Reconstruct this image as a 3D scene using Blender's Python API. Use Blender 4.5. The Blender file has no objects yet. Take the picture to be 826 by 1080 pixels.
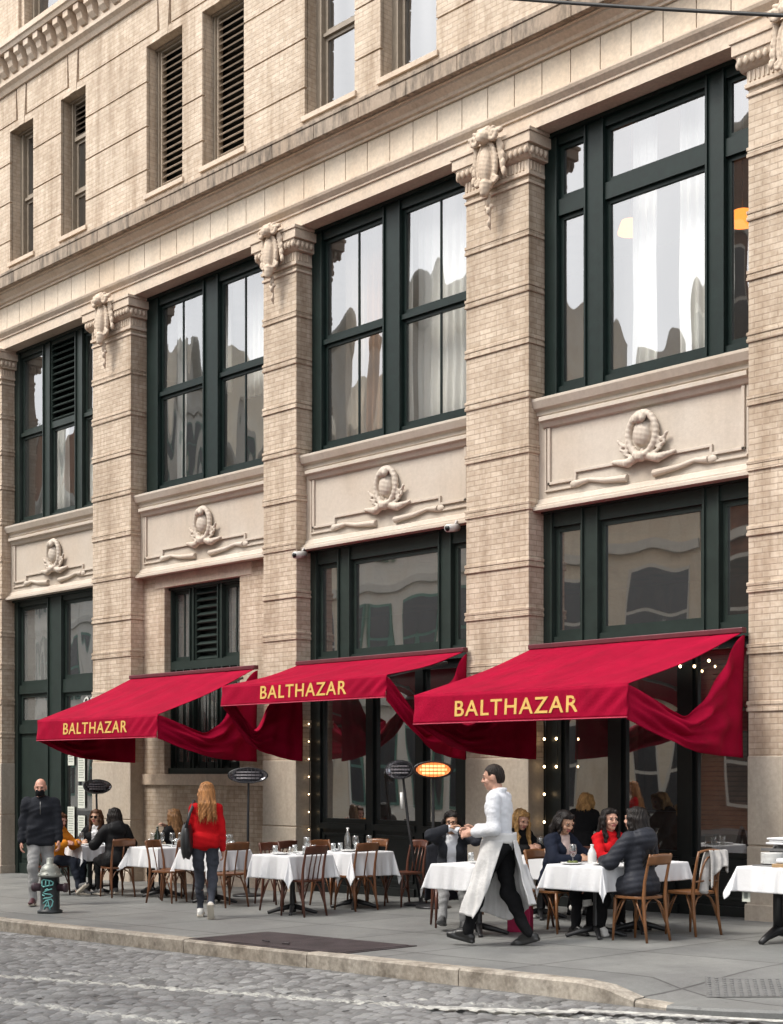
import bpy, math, random
import numpy as np
from mathutils import Vector, Matrix
random.seed(7); RNG = np.random.default_rng(7)
scene = bpy.context.scene
COL = scene.collection
PI = math.pi
G = 0.018                       # the street falls gently along x
def gz(x): return G * x
def rad(a): return math.radians(a)

# ------------------------------------------------------------------ materials
MATS = {}
def _new(name):
    m = bpy.data.materials.new(name); m.use_nodes = True
    nt = m.node_tree; nt.nodes.clear()
    out = nt.nodes.new('ShaderNodeOutputMaterial')
    return m, nt, out
def nd(nt, t, **kw):
    n = nt.nodes.new(t)
    for k, v in kw.items():
        if k in n.inputs: n.inputs[k].default_value = v
        else: setattr(n, k, v)
    return n
def c4(c): return (c[0], c[1], c[2], 1.0)
def mixc(nt, fac, a, b, blend='MIX'):
    n = nt.nodes.new('ShaderNodeMix'); n.data_type = 'RGBA'; n.blend_type = blend
    for sock, val in ((n.inputs[0], fac), (n.inputs[6], a), (n.inputs[7], b)):
        if hasattr(val, 'is_linked') or hasattr(val, 'links'): nt.links.new(val, sock)
        elif isinstance(val, (int, float)): sock.default_value = val
        else: sock.default_value = c4(val)
    return n.outputs[2]
def ramp(nt, val, p0, p1, c0=(0, 0, 0), c1=(1, 1, 1)):
    r = nt.nodes.new('ShaderNodeValToRGB'); r.color_ramp.elements[0].position = p0; r.color_ramp.elements[1].position = p1
    r.color_ramp.elements[0].color = c4(c0); r.color_ramp.elements[1].color = c4(c1)
    nt.links.new(val, r.inputs[0]); return r.outputs[0]
def pos(nt): return nd(nt, 'ShaderNodeNewGeometry').outputs['Position']
def objco(nt): return nd(nt, 'ShaderNodeTexCoord').outputs['Object']
def noise(nt, vec, scale, detail=4, rough=.55, stretch=None):
    if stretch:
        mp = nd(nt, 'ShaderNodeMapping'); mp.inputs['Scale'].default_value = stretch
        nt.links.new(vec, mp.inputs['Vector']); vec = mp.outputs[0]
    n = nd(nt, 'ShaderNodeTexNoise', Scale=scale, Detail=detail, Roughness=rough)
    nt.links.new(vec, n.inputs['Vector']); return n.outputs['Fac']
def pm(name, base, rough=.6, var=.25, scale=6., bump=.0, bscale=40., metal=0., stretch=None, sheen=0., spec=.5, world=False, dark=None, emit=None):
    """procedural principled material: noise-broken colour, optional bump"""
    if name in MATS: return MATS[name]
    m, nt, out = _new(name)
    b = nd(nt, 'ShaderNodeBsdfPrincipled', Roughness=rough, Metallic=metal)
    b.inputs['Specular IOR Level'].default_value = spec
    if max(base) < .06 and rough > .6: b.inputs['Specular IOR Level'].default_value = .12
    if sheen: b.inputs['Sheen Weight'].default_value = sheen; b.inputs['Sheen Roughness'].default_value = .5
    v = pos(nt) if world else objco(nt)
    n = noise(nt, v, scale, 5, .6, stretch)
    f = ramp(nt, n, .32, .68)
    lo = dark if dark else tuple(x * (1 - var) for x in base); hi = tuple(min(1, x * (1 + var * .6)) for x in base)
    nt.links.new(mixc(nt, f, lo, hi), b.inputs['Base Color'])
    if bump:
        n2 = noise(nt, v, bscale, 3, .6, stretch)
        bp = nd(nt, 'ShaderNodeBump', Strength=bump, Distance=.02); nt.links.new(n2, bp.inputs['Height'])
        nt.links.new(bp.outputs[0], b.inputs['Normal'])
    if emit:
        b.inputs['Emission Color'].default_value = c4(emit[0]); b.inputs['Emission Strength'].default_value = emit[1]
    nt.links.new(b.outputs[0], out.inputs[0]); MATS[name] = m
    return m
def brick_mat(name, c1, c2, mortar, stain=(.2, .16, .12), w=.205, h=.069, ms=.007, stain_amt=.35):
    m, nt, out = _new(name)
    b = nd(nt, 'ShaderNodeBsdfPrincipled', Roughness=.85); b.inputs['Specular IOR Level'].default_value = .25
    p = pos(nt); s = nd(nt, 'ShaderNodeSeparateXYZ'); nt.links.new(p, s.inputs[0])
    ad = nd(nt, 'ShaderNodeMath', operation='ADD'); nt.links.new(s.outputs[0], ad.inputs[0]); nt.links.new(s.outputs[1], ad.inputs[1])
    cb = nd(nt, 'ShaderNodeCombineXYZ'); nt.links.new(ad.outputs[0], cb.inputs[0]); nt.links.new(s.outputs[2], cb.inputs[1])
    br = nd(nt, 'ShaderNodeTexBrick', Scale=1.0); br.offset = .5
    br.inputs['Color1'].default_value = c4(c1); br.inputs['Color2'].default_value = c4(c2); br.inputs['Mortar'].default_value = c4(mortar)
    br.inputs['Mortar Size'].default_value = ms; br.inputs['Mortar Smooth'].default_value = .3; br.inputs['Bias'].default_value = 0.
    br.inputs['Brick Width'].default_value = w; br.inputs['Row Height'].default_value = h
    nt.links.new(cb.outputs[0], br.inputs['Vector'])
    n1 = noise(nt, p, .9, 6, .65); n2 = noise(nt, p, 5., 4, .6, (1, 1, .35))
    col = mixc(nt, ramp(nt, n1, .42, .75), br.outputs['Color'], mixc(nt, .5, br.outputs['Color'], stain))
    k = nd(nt, 'ShaderNodeMath', operation='MULTIPLY'); nt.links.new(ramp(nt, n2, .5, .8), k.inputs[0]); k.inputs[1].default_value = stain_amt
    col = mixc(nt, k.outputs[0], col, stain)
    n3 = noise(nt, p, 14., 2, .5)
    col = mixc(nt, .45, col, mixc(nt, ramp(nt, n3, .35, .65), (.72, .62, .52), (1., .97, .93)), 'MULTIPLY')
    n4 = noise(nt, p, 1.6, 5, .7, (1.6, 1.6, .16))
    col = mixc(nt, ramp(nt, n4, .47, .74), col, mixc(nt, .75, col, (.52, .45, .38), 'MULTIPLY'))
    nt.links.new(col, b.inputs['Base Color'])
    bp = nd(nt, 'ShaderNodeBump', Strength=.5, Distance=.01); bp.invert = True
    nt.links.new(br.outputs['Fac'], bp.inputs['Height']); nt.links.new(bp.outputs[0], b.inputs['Normal'])
    nt.links.new(b.outputs[0], out.inputs[0]); MATS[name] = m; return m
def stone_mat(name, base, stain=(.14, .11, .085), amt=.5, vert=True, scale=3., rough=.8, fine=.12, lo=.5, hi=.78):
    m, nt, out = _new(name)
    b = nd(nt, 'ShaderNodeBsdfPrincipled', Roughness=rough); b.inputs['Specular IOR Level'].default_value = .3
    p = pos(nt)
    n1 = noise(nt, p, scale, 6, .7, (1, 1, .22) if vert else (1, 1, 1))
    n2 = noise(nt, p, 22., 4, .6); n3 = noise(nt, p, .8, 3)
    col = mixc(nt, ramp(nt, n2, .3, .7), tuple(x * (1 - fine) for x in base), tuple(x * (1 + fine) for x in base))
    col = mixc(nt, ramp(nt, n3, .35, .7), col, mixc(nt, .85, col, (.92, .86, .8), 'MULTIPLY'))
    k = nd(nt, 'ShaderNodeMath', operation='MULTIPLY'); nt.links.new(ramp(nt, n1, lo, hi), k.inputs[0]); k.inputs[1].default_value = amt
    col = mixc(nt, k.outputs[0], col, stain)
    nt.links.new(col, b.inputs['Base Color'])
    bp = nd(nt, 'ShaderNodeBump', Strength=.25, Distance=.01); nt.links.new(n2, bp.inputs['Height']); nt.links.new(bp.outputs[0], b.inputs['Normal'])
    nt.links.new(b.outputs[0], out.inputs[0]); MATS[name] = m; return m
def glass_mat(name, wav=.05, scale=1.6, base=.2, tint=(1, 1, 1), grime=.04):
    m, nt, out = _new(name)
    tr = nd(nt, 'ShaderNodeBsdfTransparent'); tr.inputs[0].default_value = c4(tint)
    gl = nd(nt, 'ShaderNodeBsdfGlossy', Roughness=.015)
    gl.inputs[0].default_value = (1, 1, 1, 1)
    df = nd(nt, 'ShaderNodeBsdfDiffuse'); df.inputs[0].default_value = (.4, .4, .38, 1)
    n = noise(nt, pos(nt), scale, 1.2, .4, (1, 1, .35))
    bp = nd(nt, 'ShaderNodeBump', Strength=1., Distance=wav); nt.links.new(n, bp.inputs['Height'])
    nt.links.new(bp.outputs[0], gl.inputs['Normal'])
    fr = nd(nt, 'ShaderNodeFresnel'); gm = nd(nt, 'ShaderNodeNewGeometry'); io = nd(nt, 'ShaderNodeMath', operation='MULTIPLY_ADD'); nt.links.new(gm.outputs['Backfacing'], io.inputs[0]); io.inputs[1].default_value = 1 / 1.5 - 1.5; io.inputs[2].default_value = 1.5; nt.links.new(io.outputs[0], fr.inputs['IOR'])
    ma = nd(nt, 'ShaderNodeMath', operation='MULTIPLY_ADD'); nt.links.new(fr.outputs[0], ma.inputs[0]); ma.inputs[1].default_value = 1.3; ma.inputs[2].default_value = base
    mx = nd(nt, 'ShaderNodeMixShader'); nt.links.new(ma.outputs[0], mx.inputs[0]); nt.links.new(tr.outputs[0], mx.inputs[1]); nt.links.new(gl.outputs[0], mx.inputs[2])
    m2 = nd(nt, 'ShaderNodeMixShader'); m2.inputs[0].default_value = grime
    nt.links.new(mx.outputs[0], m2.inputs[1]); nt.links.new(df.outputs[0], m2.inputs[2])
    nt.links.new(m2.outputs[0], out.inputs[0]); MATS[name] = m; return m

# ------------------------------------------------------------------ mesh builder
class MB:
    def __init__(s): s.v = []; s.f = []; s.m = []; s.s = []
    def add(s, vs, fs, m=0, smooth=False):
        o = len(s.v); s.v += [tuple(map(float, p)) for p in vs]
        for f in fs: s.f.append(tuple(i + o for i in f)); s.m.append(m); s.s.append(smooth)
        return s
    def box(s, x0, x1, y0, y1, z0, z1, m=0, M=None):
        vs = [(x, y, z) for x in (x0, x1) for y in (y0, y1) for z in (z0, z1)]
        if M is not None: vs = [M @ Vector(p) for p in vs]
        return s.add(vs, [(0, 1, 3, 2), (4, 6, 7, 5), (0, 4, 5, 1), (2, 3, 7, 6), (0, 2, 6, 4), (1, 5, 7, 3)], m)
    def profx(s, prof, x0, x1, m=0):
        n = len(prof); vs = [(x0, y, z) for y, z in prof] + [(x1, y, z) for y, z in prof]
        fs = [(i, (i + 1) % n, n + (i + 1) % n, n + i) for i in range(n)] + [tuple(range(n))[::-1], tuple(range(n, 2 * n))]
        return s.add(vs, fs, m)
    def prism(s, poly, y0, y1, m=0):          # polygon in x,z extruded along y
        n = len(poly); vs = [(x, y0, z) for x, z in poly] + [(x, y1, z) for x, z in poly]
        fs = [(i, n + i, n + (i + 1) % n, (i + 1) % n) for i in range(n)] + [tuple(range(n)), tuple(range(n, 2 * n))[::-1]]
        return s.add(vs, fs, m)
    def tube(s, pts, r, n=8, m=0, cap=True, flat=None):
        pts = [Vector(p) for p in pts]; k = len(pts)
        rs = r if hasattr(r, '__len__') else [r] * k
        t0 = (pts[1] - pts[0]).normalized()
        up = Vector((0, 0, 1)) if abs(t0.z) < .9 else Vector((0, 1, 0))
        a = t0.cross(up).normalized(); vs = []
        for i in range(k):
            t = (pts[min(i + 1, k - 1)] - pts[max(i - 1, 0)]).normalized()
            a = (a - t * a.dot(t)).normalized(); b = t.cross(a)
            fa, fb = (1, 1) if flat is None else flat
            for j in range(n):
                an = 2 * PI * j / n; vs.append(pts[i] + a * (math.cos(an) * rs[i] * fa) + b * (math.sin(an) * rs[i] * fb))
        fs = [(i * n + j, i * n + (j + 1) % n, (i + 1) * n + (j + 1) % n, (i + 1) * n + j) for i in range(k - 1) for j in range(n)]
        if cap: fs += [tuple(range(n))[::-1], tuple(range((k - 1) * n, k * n))]
        return s.add(vs, fs, m, True)
    def lathe(s, prof, c=(0, 0, 0), n=20, m=0, R=None):
        vs = []
        for r, z in prof:
            for j in range(n):
                a = 2 * PI * j / n; p = Vector((r * math.cos(a), r * math.sin(a), z))
                if R is not None: p = R @ p
                vs.append(Vector(c) + p)
        k = len(prof)
        fs = [(i * n + j, i * n + (j + 1) % n, (i + 1) * n + (j + 1) % n, (i + 1) * n + j) for i in range(k - 1) for j in range(n)]
        if prof[0][0] > 1e-6: fs.append(tuple(range(n))[::-1])
        if prof[-1][0] > 1e-6: fs.append(tuple(range((k - 1) * n, k * n)))
        return s.add(vs, fs, m, True)
    def ell(s, c, r, nu=14, nv=9, m=0, R=None):
        vs = []
        for i in range(nv + 1):
            t = PI * i / nv
            for j in range(nu):
                a = 2 * PI * j / nu; p = Vector((r[0] * math.sin(t) * math.cos(a), r[1] * math.sin(t) * math.sin(a), r[2] * math.cos(t)))
                if R is not None: p = R @ p
                vs.append(Vector(c) + p)
        fs = [(i * nu + j, (i + 1) * nu + j, (i + 1) * nu + (j + 1) % nu, i * nu + (j + 1) % nu) for i in range(nv) for j in range(nu)]
        return s.add(vs, fs, m, True)
    def grid(s, fn, nu, nv, m=0, smooth=True):
        vs = [fn(i / nu, j / nv) for j in range(nv + 1) for i in range(nu + 1)]
        fs = [(j * (nu + 1) + i, j * (nu + 1) + i + 1, (j + 1) * (nu + 1) + i + 1, (j + 1) * (nu + 1) + i) for j in range(nv) for i in range(nu)]
        return s.add(vs, fs, m, smooth)
    def build(s, name, mat, parent=None, bevel=0., solid=0., sub=0, loc=None):
        me = bpy.data.meshes.new(name); me.from_pydata(s.v, [], s.f)
        for mm in (mat if isinstance(mat, (list, tuple)) else [mat]): me.materials.append(mm)
        me.polygons.foreach_set('material_index', s.m); me.polygons.foreach_set('use_smooth', s.s)
        me.update()
        o = bpy.data.objects.new(name, me); COL.objects.link(o)
        if parent is not None: o.parent = parent
        if loc is not None: o.location = loc
        if solid:
            md = o.modifiers.new('thick', 'SOLIDIFY'); md.thickness = solid; md.offset = 0
        if sub:
            md = o.modifiers.new('sub', 'SUBSURF'); md.levels = sub; md.render_levels = sub
        if bevel:
            md = o.modifiers.new('bev', 'BEVEL'); md.width = bevel; md.segments = 2; md.limit_method = 'ANGLE'; md.angle_limit = rad(40)
        return o
def tag(o, label=None, cat=None, group=None, kind=None):
    if label: o['label'] = label
    if cat: o['category'] = cat
    if group: o['group'] = group
    if kind: o['kind'] = kind
    return o
def thing(name, label, cat, loc=(0, 0, 0), rz=0., group=None):
    o = bpy.data.objects.new(name, None); COL.objects.link(o); o.empty_display_size = .1
    o.location = loc; o.rotation_euler = (0, 0, rz)
    return tag(o, label, cat, group)
def dup(root, loc, rz, label=None, group=None):
    r = root.copy(); COL.objects.link(r); r.location = loc; r.rotation_euler = (0, 0, rz)
    if label: r['label'] = label
    if group: r['group'] = group
    for ch in list(root.children):
        c = ch.copy(); COL.objects.link(c); c.parent = r
        for g in ch.children:
            d = g.copy(); COL.objects.link(d); d.parent = c
    return r

# ------------------------------------------------------------------ signed distance modelling (bodies, carved stone)
def v3(p): return np.array(p, dtype=np.float64)
def cap(a, b, ra, rb=None, t=0): return ('cap', v3(a), v3(b), ra, ra if rb is None else rb, t)
def ell(c, r, R=None, t=0, sub=False): return ('sub' if sub else 'ell', v3(c), v3(r), R, None, t)
def rbox(c, h, R=None, rr=.01, t=0, sub=False): return ('subbox' if sub else 'rbox', v3(c), v3(h), R, rr, t)
def _bb(p):
    k = p[0]
    if k == 'cap': r = max(p[3], p[4]); return np.minimum(p[1], p[2]) - r, np.maximum(p[1], p[2]) + r
    e = p[2] if k in ('ell', 'sub') else p[2] + p[4]
    if p[3] is not None: e = np.abs(p[3]) @ e
    return p[1] - e, p[1] + e
def _dist(p, X):
    k = p[0]
    if k == 'cap':
        ab = p[2] - p[1]; L = max(ab @ ab, 1e-9); q = X - p[1]
        h = np.clip((q @ ab) / L, 0, 1)
        return np.sqrt(((q - h[..., None] * ab) ** 2).sum(-1)) - (p[3] + (p[4] - p[3]) * h)
    q = X - p[1]
    if p[3] is not None: q = q @ p[3]
    if k in ('ell', 'sub'):
        k0 = np.sqrt(((q / p[2]) ** 2).sum(-1)); k1 = np.sqrt(((q / p[2] ** 2) ** 2).sum(-1)) + 1e-9
        return k0 * (k0 - 1) / k1
    d = np.abs(q) - p[2]
    return np.sqrt((np.maximum(d, 0) ** 2).sum(-1)) + np.minimum(d.max(-1), 0) - p[4]
def sdf_mesh(prims, res, k=.03, disp=None):
    """smooth union of primitives -> surface-nets mesh (verts, quads, tags)"""
    bbs = [_bb(p) for p in prims]
    pad = k + 3 * res
    lo = np.min([b[0] for b, p in zip(bbs, prims) if 'sub' not in p[0]], 0) - 3 * res - .03
    hi = np.max([b[1] for b, p in zip(bbs, prims) if 'sub' not in p[0]], 0) + 3 * res + .03
    n = np.ceil((hi - lo) / res).astype(int) + 1
    D = np.full(n, 1.0); T = np.zeros(n, np.int16); B = np.full(n, 1.0)
    ax = [lo[i] + res * np.arange(n[i]) for i in range(3)]
    for p, (b0, b1) in zip(prims, bbs):
        i0 = np.clip(np.floor((b0 - pad - lo) / res).astype(int), 0, n - 1); i1 = np.clip(np.ceil((b1 + pad - lo) / res).astype(int) + 1, 1, n)
        if (i1 <= i0).any(): continue
        sl = tuple(slice(a, b) for a, b in zip(i0, i1))
        X = np.stack(np.meshgrid(ax[0][sl[0]], ax[1][sl[1]], ax[2][sl[2]], indexing='ij'), -1)
        d = _dist(p, X)
        if 'sub' in p[0]: D[sl] = np.maximum(D[sl], -d); continue
        w = d < B[sl]; T[sl] = np.where(w, p[5], T[sl]); B[sl] = np.minimum(B[sl], d)
        h = np.maximum(k - np.abs(D[sl] - d), 0) / k
        D[sl] = np.minimum(D[sl], d) - h * h * k * .25
    if disp is not None:
        X = np.stack(np.meshgrid(*ax, indexing='ij'), -1); D = D + disp(X)
    s = D < 0
    c = s.astype(np.int8)
    cnt = (c[:-1, :-1, :-1] + c[1:, :-1, :-1] + c[:-1, 1:, :-1] + c[:-1, :-1, 1:] + c[1:, 1:, :-1] + c[1:, :-1, 1:] + c[:-1, 1:, 1:] + c[1:, 1:, 1:])
    act = (cnt > 0) & (cnt < 8)
    idx = np.full(act.shape, -1, np.int64); ijk = np.argwhere(act); idx[act] = np.arange(len(ijk))
    acc = np.zeros((len(ijk), 3)); num = np.zeros(len(ijk))
    cor = np.array([(a, b, d) for a in (0, 1) for b in (0, 1) for d in (0, 1)])
    for a in range(8):
        for e in range(3):
            if cor[a][e]: continue
            q = cor[a].copy(); q[e] = 1
            pa = ijk + cor[a]; pb = ijk + q
            da = D[pa[:, 0], pa[:, 1], pa[:, 2]]; db = D[pb[:, 0], pb[:, 1], pb[:, 2]]
            x = (da < 0) != (db < 0)
            t = np.where(x, da / np.where(np.abs(da - db) < 1e-12, 1, da - db), 0)
            pt = pa + t[:, None] * (q - cor[a])
            acc += np.where(x[:, None], pt, 0); num += x
    vv = acc / np.maximum(num, 1)[:, None]
    V = lo + vv * res
    near = np.clip(np.rint(vv).astype(int), 0, n - 1); VT = T[near[:, 0], near[:, 1], near[:, 2]]
    F = []
    for e in range(3):
        u, w = (e + 1) % 3, (e + 2) % 3
        sa = [slice(None)] * 3; sb = [slice(None)] * 3; sa[e] = slice(0, -1); sb[e] = slice(1, None)
        A = s[tuple(sa)]; Bq = s[tuple(sb)]
        ed = np.argwhere(A != Bq)
        ed = ed[(ed[:, u] > 0) & (ed[:, w] > 0) & (ed[:, u] < n[u] - 1) & (ed[:, w] < n[w] - 1)]
        if not len(ed): continue
        du = np.zeros(3, int); du[u] = 1; dw = np.zeros(3, int); dw[w] = 1
        def at(o): return idx[o[:, 0], o[:, 1], o[:, 2]]
        q = np.stack([at(ed - du - dw), at(ed - dw), at(ed), at(ed - du)], 1)
        fl = ~A[ed[:, 0], ed[:, 1], ed[:, 2]]
        q[fl] = q[fl][:, ::-1]; F.append(q)
    F = np.concatenate(F) if F else np.zeros((0, 4), int)
    return V, F, VT
def np_obj(name, parts, mats, parent=None):
    """parts: list of (V,F,T) joined into ONE mesh; tag = material slot"""
    V = []; F = []; T = []; o = 0
    for v, f, t in parts:
        V.append(v); F.append(f + o); T.append(t[f[:, 0]] if len(f) else []); o += len(v)
    V = np.concatenate(V); F = np.concatenate(F); T = np.concatenate(T)
    me = bpy.data.meshes.new(name)
    me.vertices.add(len(V)); me.vertices.foreach_set('co', V.ravel())
    me.loops.add(F.size); me.loops.foreach_set('vertex_index', F.ravel().astype(np.int32))
    me.polygons.add(len(F)); me.polygons.foreach_set('loop_start', np.arange(0, F.size, 4, dtype=np.int32))
    for mm in mats: me.materials.append(mm)
    me.update(calc_edges=True)
    me.polygons.foreach_set('material_index', np.clip(T, 0, len(mats) - 1).astype(np.int32))
    me.polygons.foreach_set('use_smooth', np.ones(len(F), bool))
    me.validate()
    ob = bpy.data.objects.new(name, me); COL.objects.link(ob)
    if parent is not None: ob.parent = parent
    return ob
# ------------------------------------------------------------------ building materials
BRICK = brick_mat('cream_brick', (.65, .56, .46), (.53, .44, .35), (.45, .37, .30), (.26, .195, .14), stain_amt=.4)
BRICK_UP = brick_mat('upper_brick', (.64, .55, .45), (.54, .455, .365), (.48, .40, .33), (.30, .235, .175), stain_amt=.25)
TERRA = stone_mat('terracotta', (.57, .48, .39), (.22, .165, .12), .45, True, 3.)
FRIEZE = stone_mat('frieze_stone', (.61, .525, .425), (.30, .23, .17), .35, True, 2.2)
DIRTY = stone_mat('sooty_stone', (.34, .275, .215), (.06, .05, .04), .9, True, 7., lo=.44, hi=.70)
PANEL = stone_mat('painted_panel', (.51, .45, .385), (.27, .22, .175), .35, True, 2.5, .6, .05)
GRANITE = stone_mat('grey_granite', (.43, .375, .31), (.22, .185, .15), .5, True, 3.5, .75, .10)
GREEN = pm('dark_green_paint', (.006, .015, .013), .45, .25, 9., .05, 60., spec=.3)
GREEN2 = pm('grey_green_paint', (.018, .028, .024), .42, .2, 5., .05, 40., spec=.35)
BLACKP = pm('black_green_paint', (.005, .007, .007), .35, .3, 9., .05, 50.)
LOUV = pm('louvre_grey', (.14, .115, .09), .5, .2, 12.)
LOUV2 = pm('pale_louvre', (.40, .325, .25), .55, .2, 12.)
BEIGEFR = pm('beige_sash_paint', (.26, .215, .165), .5, .15, 9.)
GLASS = glass_mat('wavy_window_glass', .052, 1.1, .19)
GLASSF = glass_mat('flat_shop_glass', .024, .9, .36)
GLASSD = glass_mat('dusty_glass', .03, 1.5, .12, grime=.2)
INTER = pm('interior_plaster', (.30, .26, .21), .8, .2, 1.2, world=True)
WOODIN = pm('dark_interior_panelling', (.10, .042, .026), .5, .6, 1.6, world=True, stretch=(1, 1, .3))
FLOORIN = pm('interior_floor', (.10, .07, .05), .5, .4, 2., world=True)

ZB, WD = 1.92, .28                       # top of granite, set-back of the windows
PIERS = [(-15.3, -14.18), (-10.82, -9.58), (-5.82, -5.01), (-1.38, -.25), (3.10, 4.55)]
OPEN = [(-14.18, -10.82), (-9.58, -5.82), (-5.01, -1.38), (-.25, 3.10)]
bld = thing('corner_building', 'cream brick and terracotta loft building with three red awnings along its ground floor', 'building', (0, 0, 0))
P = bld

# ---- carved ornament (signed-distance, shared meshes)
def scroll(cx, cz, r, turns, s, y=0., w=.022, t0=0.):
    pr = []; last = None
    for i in range(int(turns * 10) + 1):
        a = t0 + s * i / 10 * 2 * PI; q = r * (1 - i / (turns * 10 + 4)); p = (cx + q * math.cos(a), y, cz + q * math.sin(a))
        if last: pr.append(cap(last, p, w))
        last = p
    return pr
def carve(X):
    return .0028 * np.sin(80 * X[..., 0] + 45 * X[..., 2]) * np.sin(66 * X[..., 2] - 48 * X[..., 0])
def cartouche_prims():
    p = [ell((0, -.06, .0), (.15, .09, .30)), ell((0, -.13, 0), (.105, .07, .235))]
    for i in range(20):
        a = 2 * PI * i / 20; b = 2 * PI * (i + 1) / 20
        p.append(cap((.155 * math.cos(a), -.09, .30 * math.sin(a)), (.155 * math.cos(b), -.09, .30 * math.sin(b)), .034))
    for s in (-1, 1):
        p += scroll(s * .17, .36, .085, 1.3, s, -.15, .03, PI / 2)
        p += [cap((s * .10, -.10, .42), (s * .27, -.12, .40), .05, .035), cap((s * .2, -.07, .28), (s * .24, -.05, -.12), .045, .02)]
        p += scroll(s * .15, -.20, .055, 1.1, -s, -.11, .022, 0)
        for i in range(4): p.append(ell((s * (.24 + .012 * i), -.06, .2 - .11 * i), (.035, .03, .06)))
    p += [ell((0, -.16, .36), (.11, .10, .09)), ell((0, -.22, .33), (.05, .05, .06)), cap((-.08, -.15, .45), (.08, -.15, .45), .04)]
    p += [cap((0, -.12, -.26), (0, -.14, -.36), .085, .06), ell((0, -.15, -.31), (.06, .06, .06))]
    p += [cap((0, -.05, -.38), (0, -.03, -.82), .028, .012), ell((0, -.06, -.47), (.04, .04, .05)), ell((.045, -.05, -.53), (.03, .03, .035)), ell((-.045, -.05, -.53), (.03, .03, .035)),
          ell((0, -.06, -.58), (.035, .035, .05)), ell((0, -.05, -.74), (.025, .03, .05))]
    return p
def medallion_prims():
    p = [ell((0, -.01, 0), (.17, .05, .2)), ell((0, -.05, .0), (.115, .07, .14))]
    for i in range(24):
        a = 2 * PI * i / 24; b = 2 * PI * (i + 1) / 24
        p.append(cap((.185 * math.cos(a), -.05, .23 * math.sin(a)), (.185 * math.cos(b), -.05, .23 * math.sin(b)), .038))
    p += [ell((0, -.10, .17), (.085, .05, .06)), ell((-.05, -.12, .15), (.03, .03, .04)), ell((.05, -.12, .15), (.03, .03, .04)), ell((0, -.12, .17), (.03, .035, .05))]
    for s in (-1, 1):
        for i in range(7):
            a = rad(200 + 20 * i) if s < 0 else rad(-20 - 20 * i)
            r = .27; c = (r * math.cos(a) * 1.05, -.035, r * math.sin(a) * .95 - .01)
            d = (c[0] + .08 * math.cos(a + s * .9), -.05, c[2] + .085 * abs(math.sin(a + s * .9)) + .02)
            p.append(cap(c, d, .028, .016))
            p.append(cap((c[0] * .85, -.03, c[2] * .85), (c[0] * 1.12, -.05, c[2] * 1.0 - .02), .026, .015))
        p += [cap((s * .05, -.06, -.25), (s * .2, -.05, -.29), .04, .05), cap((s * .2, -.04, -.29), (s * .42, -.03, -.25), .05, .02)]
    p += [ell((0, -.08, -.25), (.07, .06, .06)), ell((-.07, -.07, -.23), (.04, .05, .04)), ell((.07, -.07, -.23), (.04, .05, .04))]
    return p
_c = np_obj('cartouche', [sdf_mesh(cartouche_prims(), .0105, .009, carve)], [TERRA])
CART_ME = _c.data; bpy.data.objects.remove(_c)
_c = np_obj('medallion', [sdf_mesh(medallion_prims(), .009, .007, carve)], [PANEL])
MED_ME = _c.data; bpy.data.objects.remove(_c)
def inst(name, me, loc, parent, sc=1.):
    o = bpy.data.objects.new(name, me); COL.objects.link(o); o.parent = parent; o.location = loc; o.scale = (sc, sc, sc); return o

# ---- piers
BANDS = [2.47, 3.12, 3.82, 4.46, 5.20, 5.94, 6.66, 7.36, 8.04, 8.76]
for i, (a, b) in enumerate(PIERS):
    mb = MB().box(a, b, 0, .5, -1., 10.05)
    pier = mb.build('pier', BRICK, P)
    for z in BANDS:
        bd = MB()
        for dz, pr in ((-.045, .02), (.03, .02)):
            bd.box(a - pr, b + pr, -pr, WD + .02, z + dz, z + dz + .042)
        bd.box(a - .012, b + .012, -.012, WD, z - .003, z + .0299)
        bd.build('band_course', BRICK, pier, .006)
    gb = MB()
    zl = gz(a) - .4
    gb.box(a - .012, b + .012, -.022, .49, zl, .9).box(a - .008, b + .008, -.016, .48, .912, ZB)
    gb.box(a - .03, b + .03, -.045, .47, zl, gz(b) + .16)
    gb.build('granite_base', GRANITE, pier, .012)
    cp = MB()
    cp.box(a - .02, b + .02, -.02, WD + .03, 9.40, 9.44).box(a - .035, b + .035, -.035, WD + .03, 9.5, 9.55)
    cp.box(a - .015, b + .015, -.015, WD + .02, 9.55, 9.70)
    cp.profx([(-.015, 9.70), (-.05, 9.72), (-.10, 9.78), (-.12, 9.85), (-.12, 9.86), (.3, 9.86), (.3, 9.70)], a - .09, b + .09)
    cp.box(a - .14, b + .14, -.14, WD + .03, 9.862, 10.0).box(a - .16, b + .16, -.16, WD + .03, 10.0, 10.05)
    k = int((b - a + .18) / .085)
    for j in range(k): cp.ell((a - .09 + (j + .5) * (b - a + .18) / k, -.105, 9.785), (.032, .035, .055), 8, 5)
    for sx in (a - .105, b + .105):
        for j in range(4): cp.ell((sx, -.05 + j * .085, 9.785), (.035, .032, .055), 8, 5)
    for j in range(int((b - a) / .06)): cp.box(a + .02 + j * .06, a + .045 + j * .06, -.03, 0, 9.57, 9.69)
    for j in range(4): cp.box(b, b + .03, .02 + j * .06, .045 + j * .06, 9.57, 9.69)
    cp.build('capital', TERRA, pier, .006)
    inst('cartouche', CART_ME, ((a + b) / 2 if i != 4 else 3.78, -.10, 9.72), pier, 1.0 if i != 2 else .92)

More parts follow.
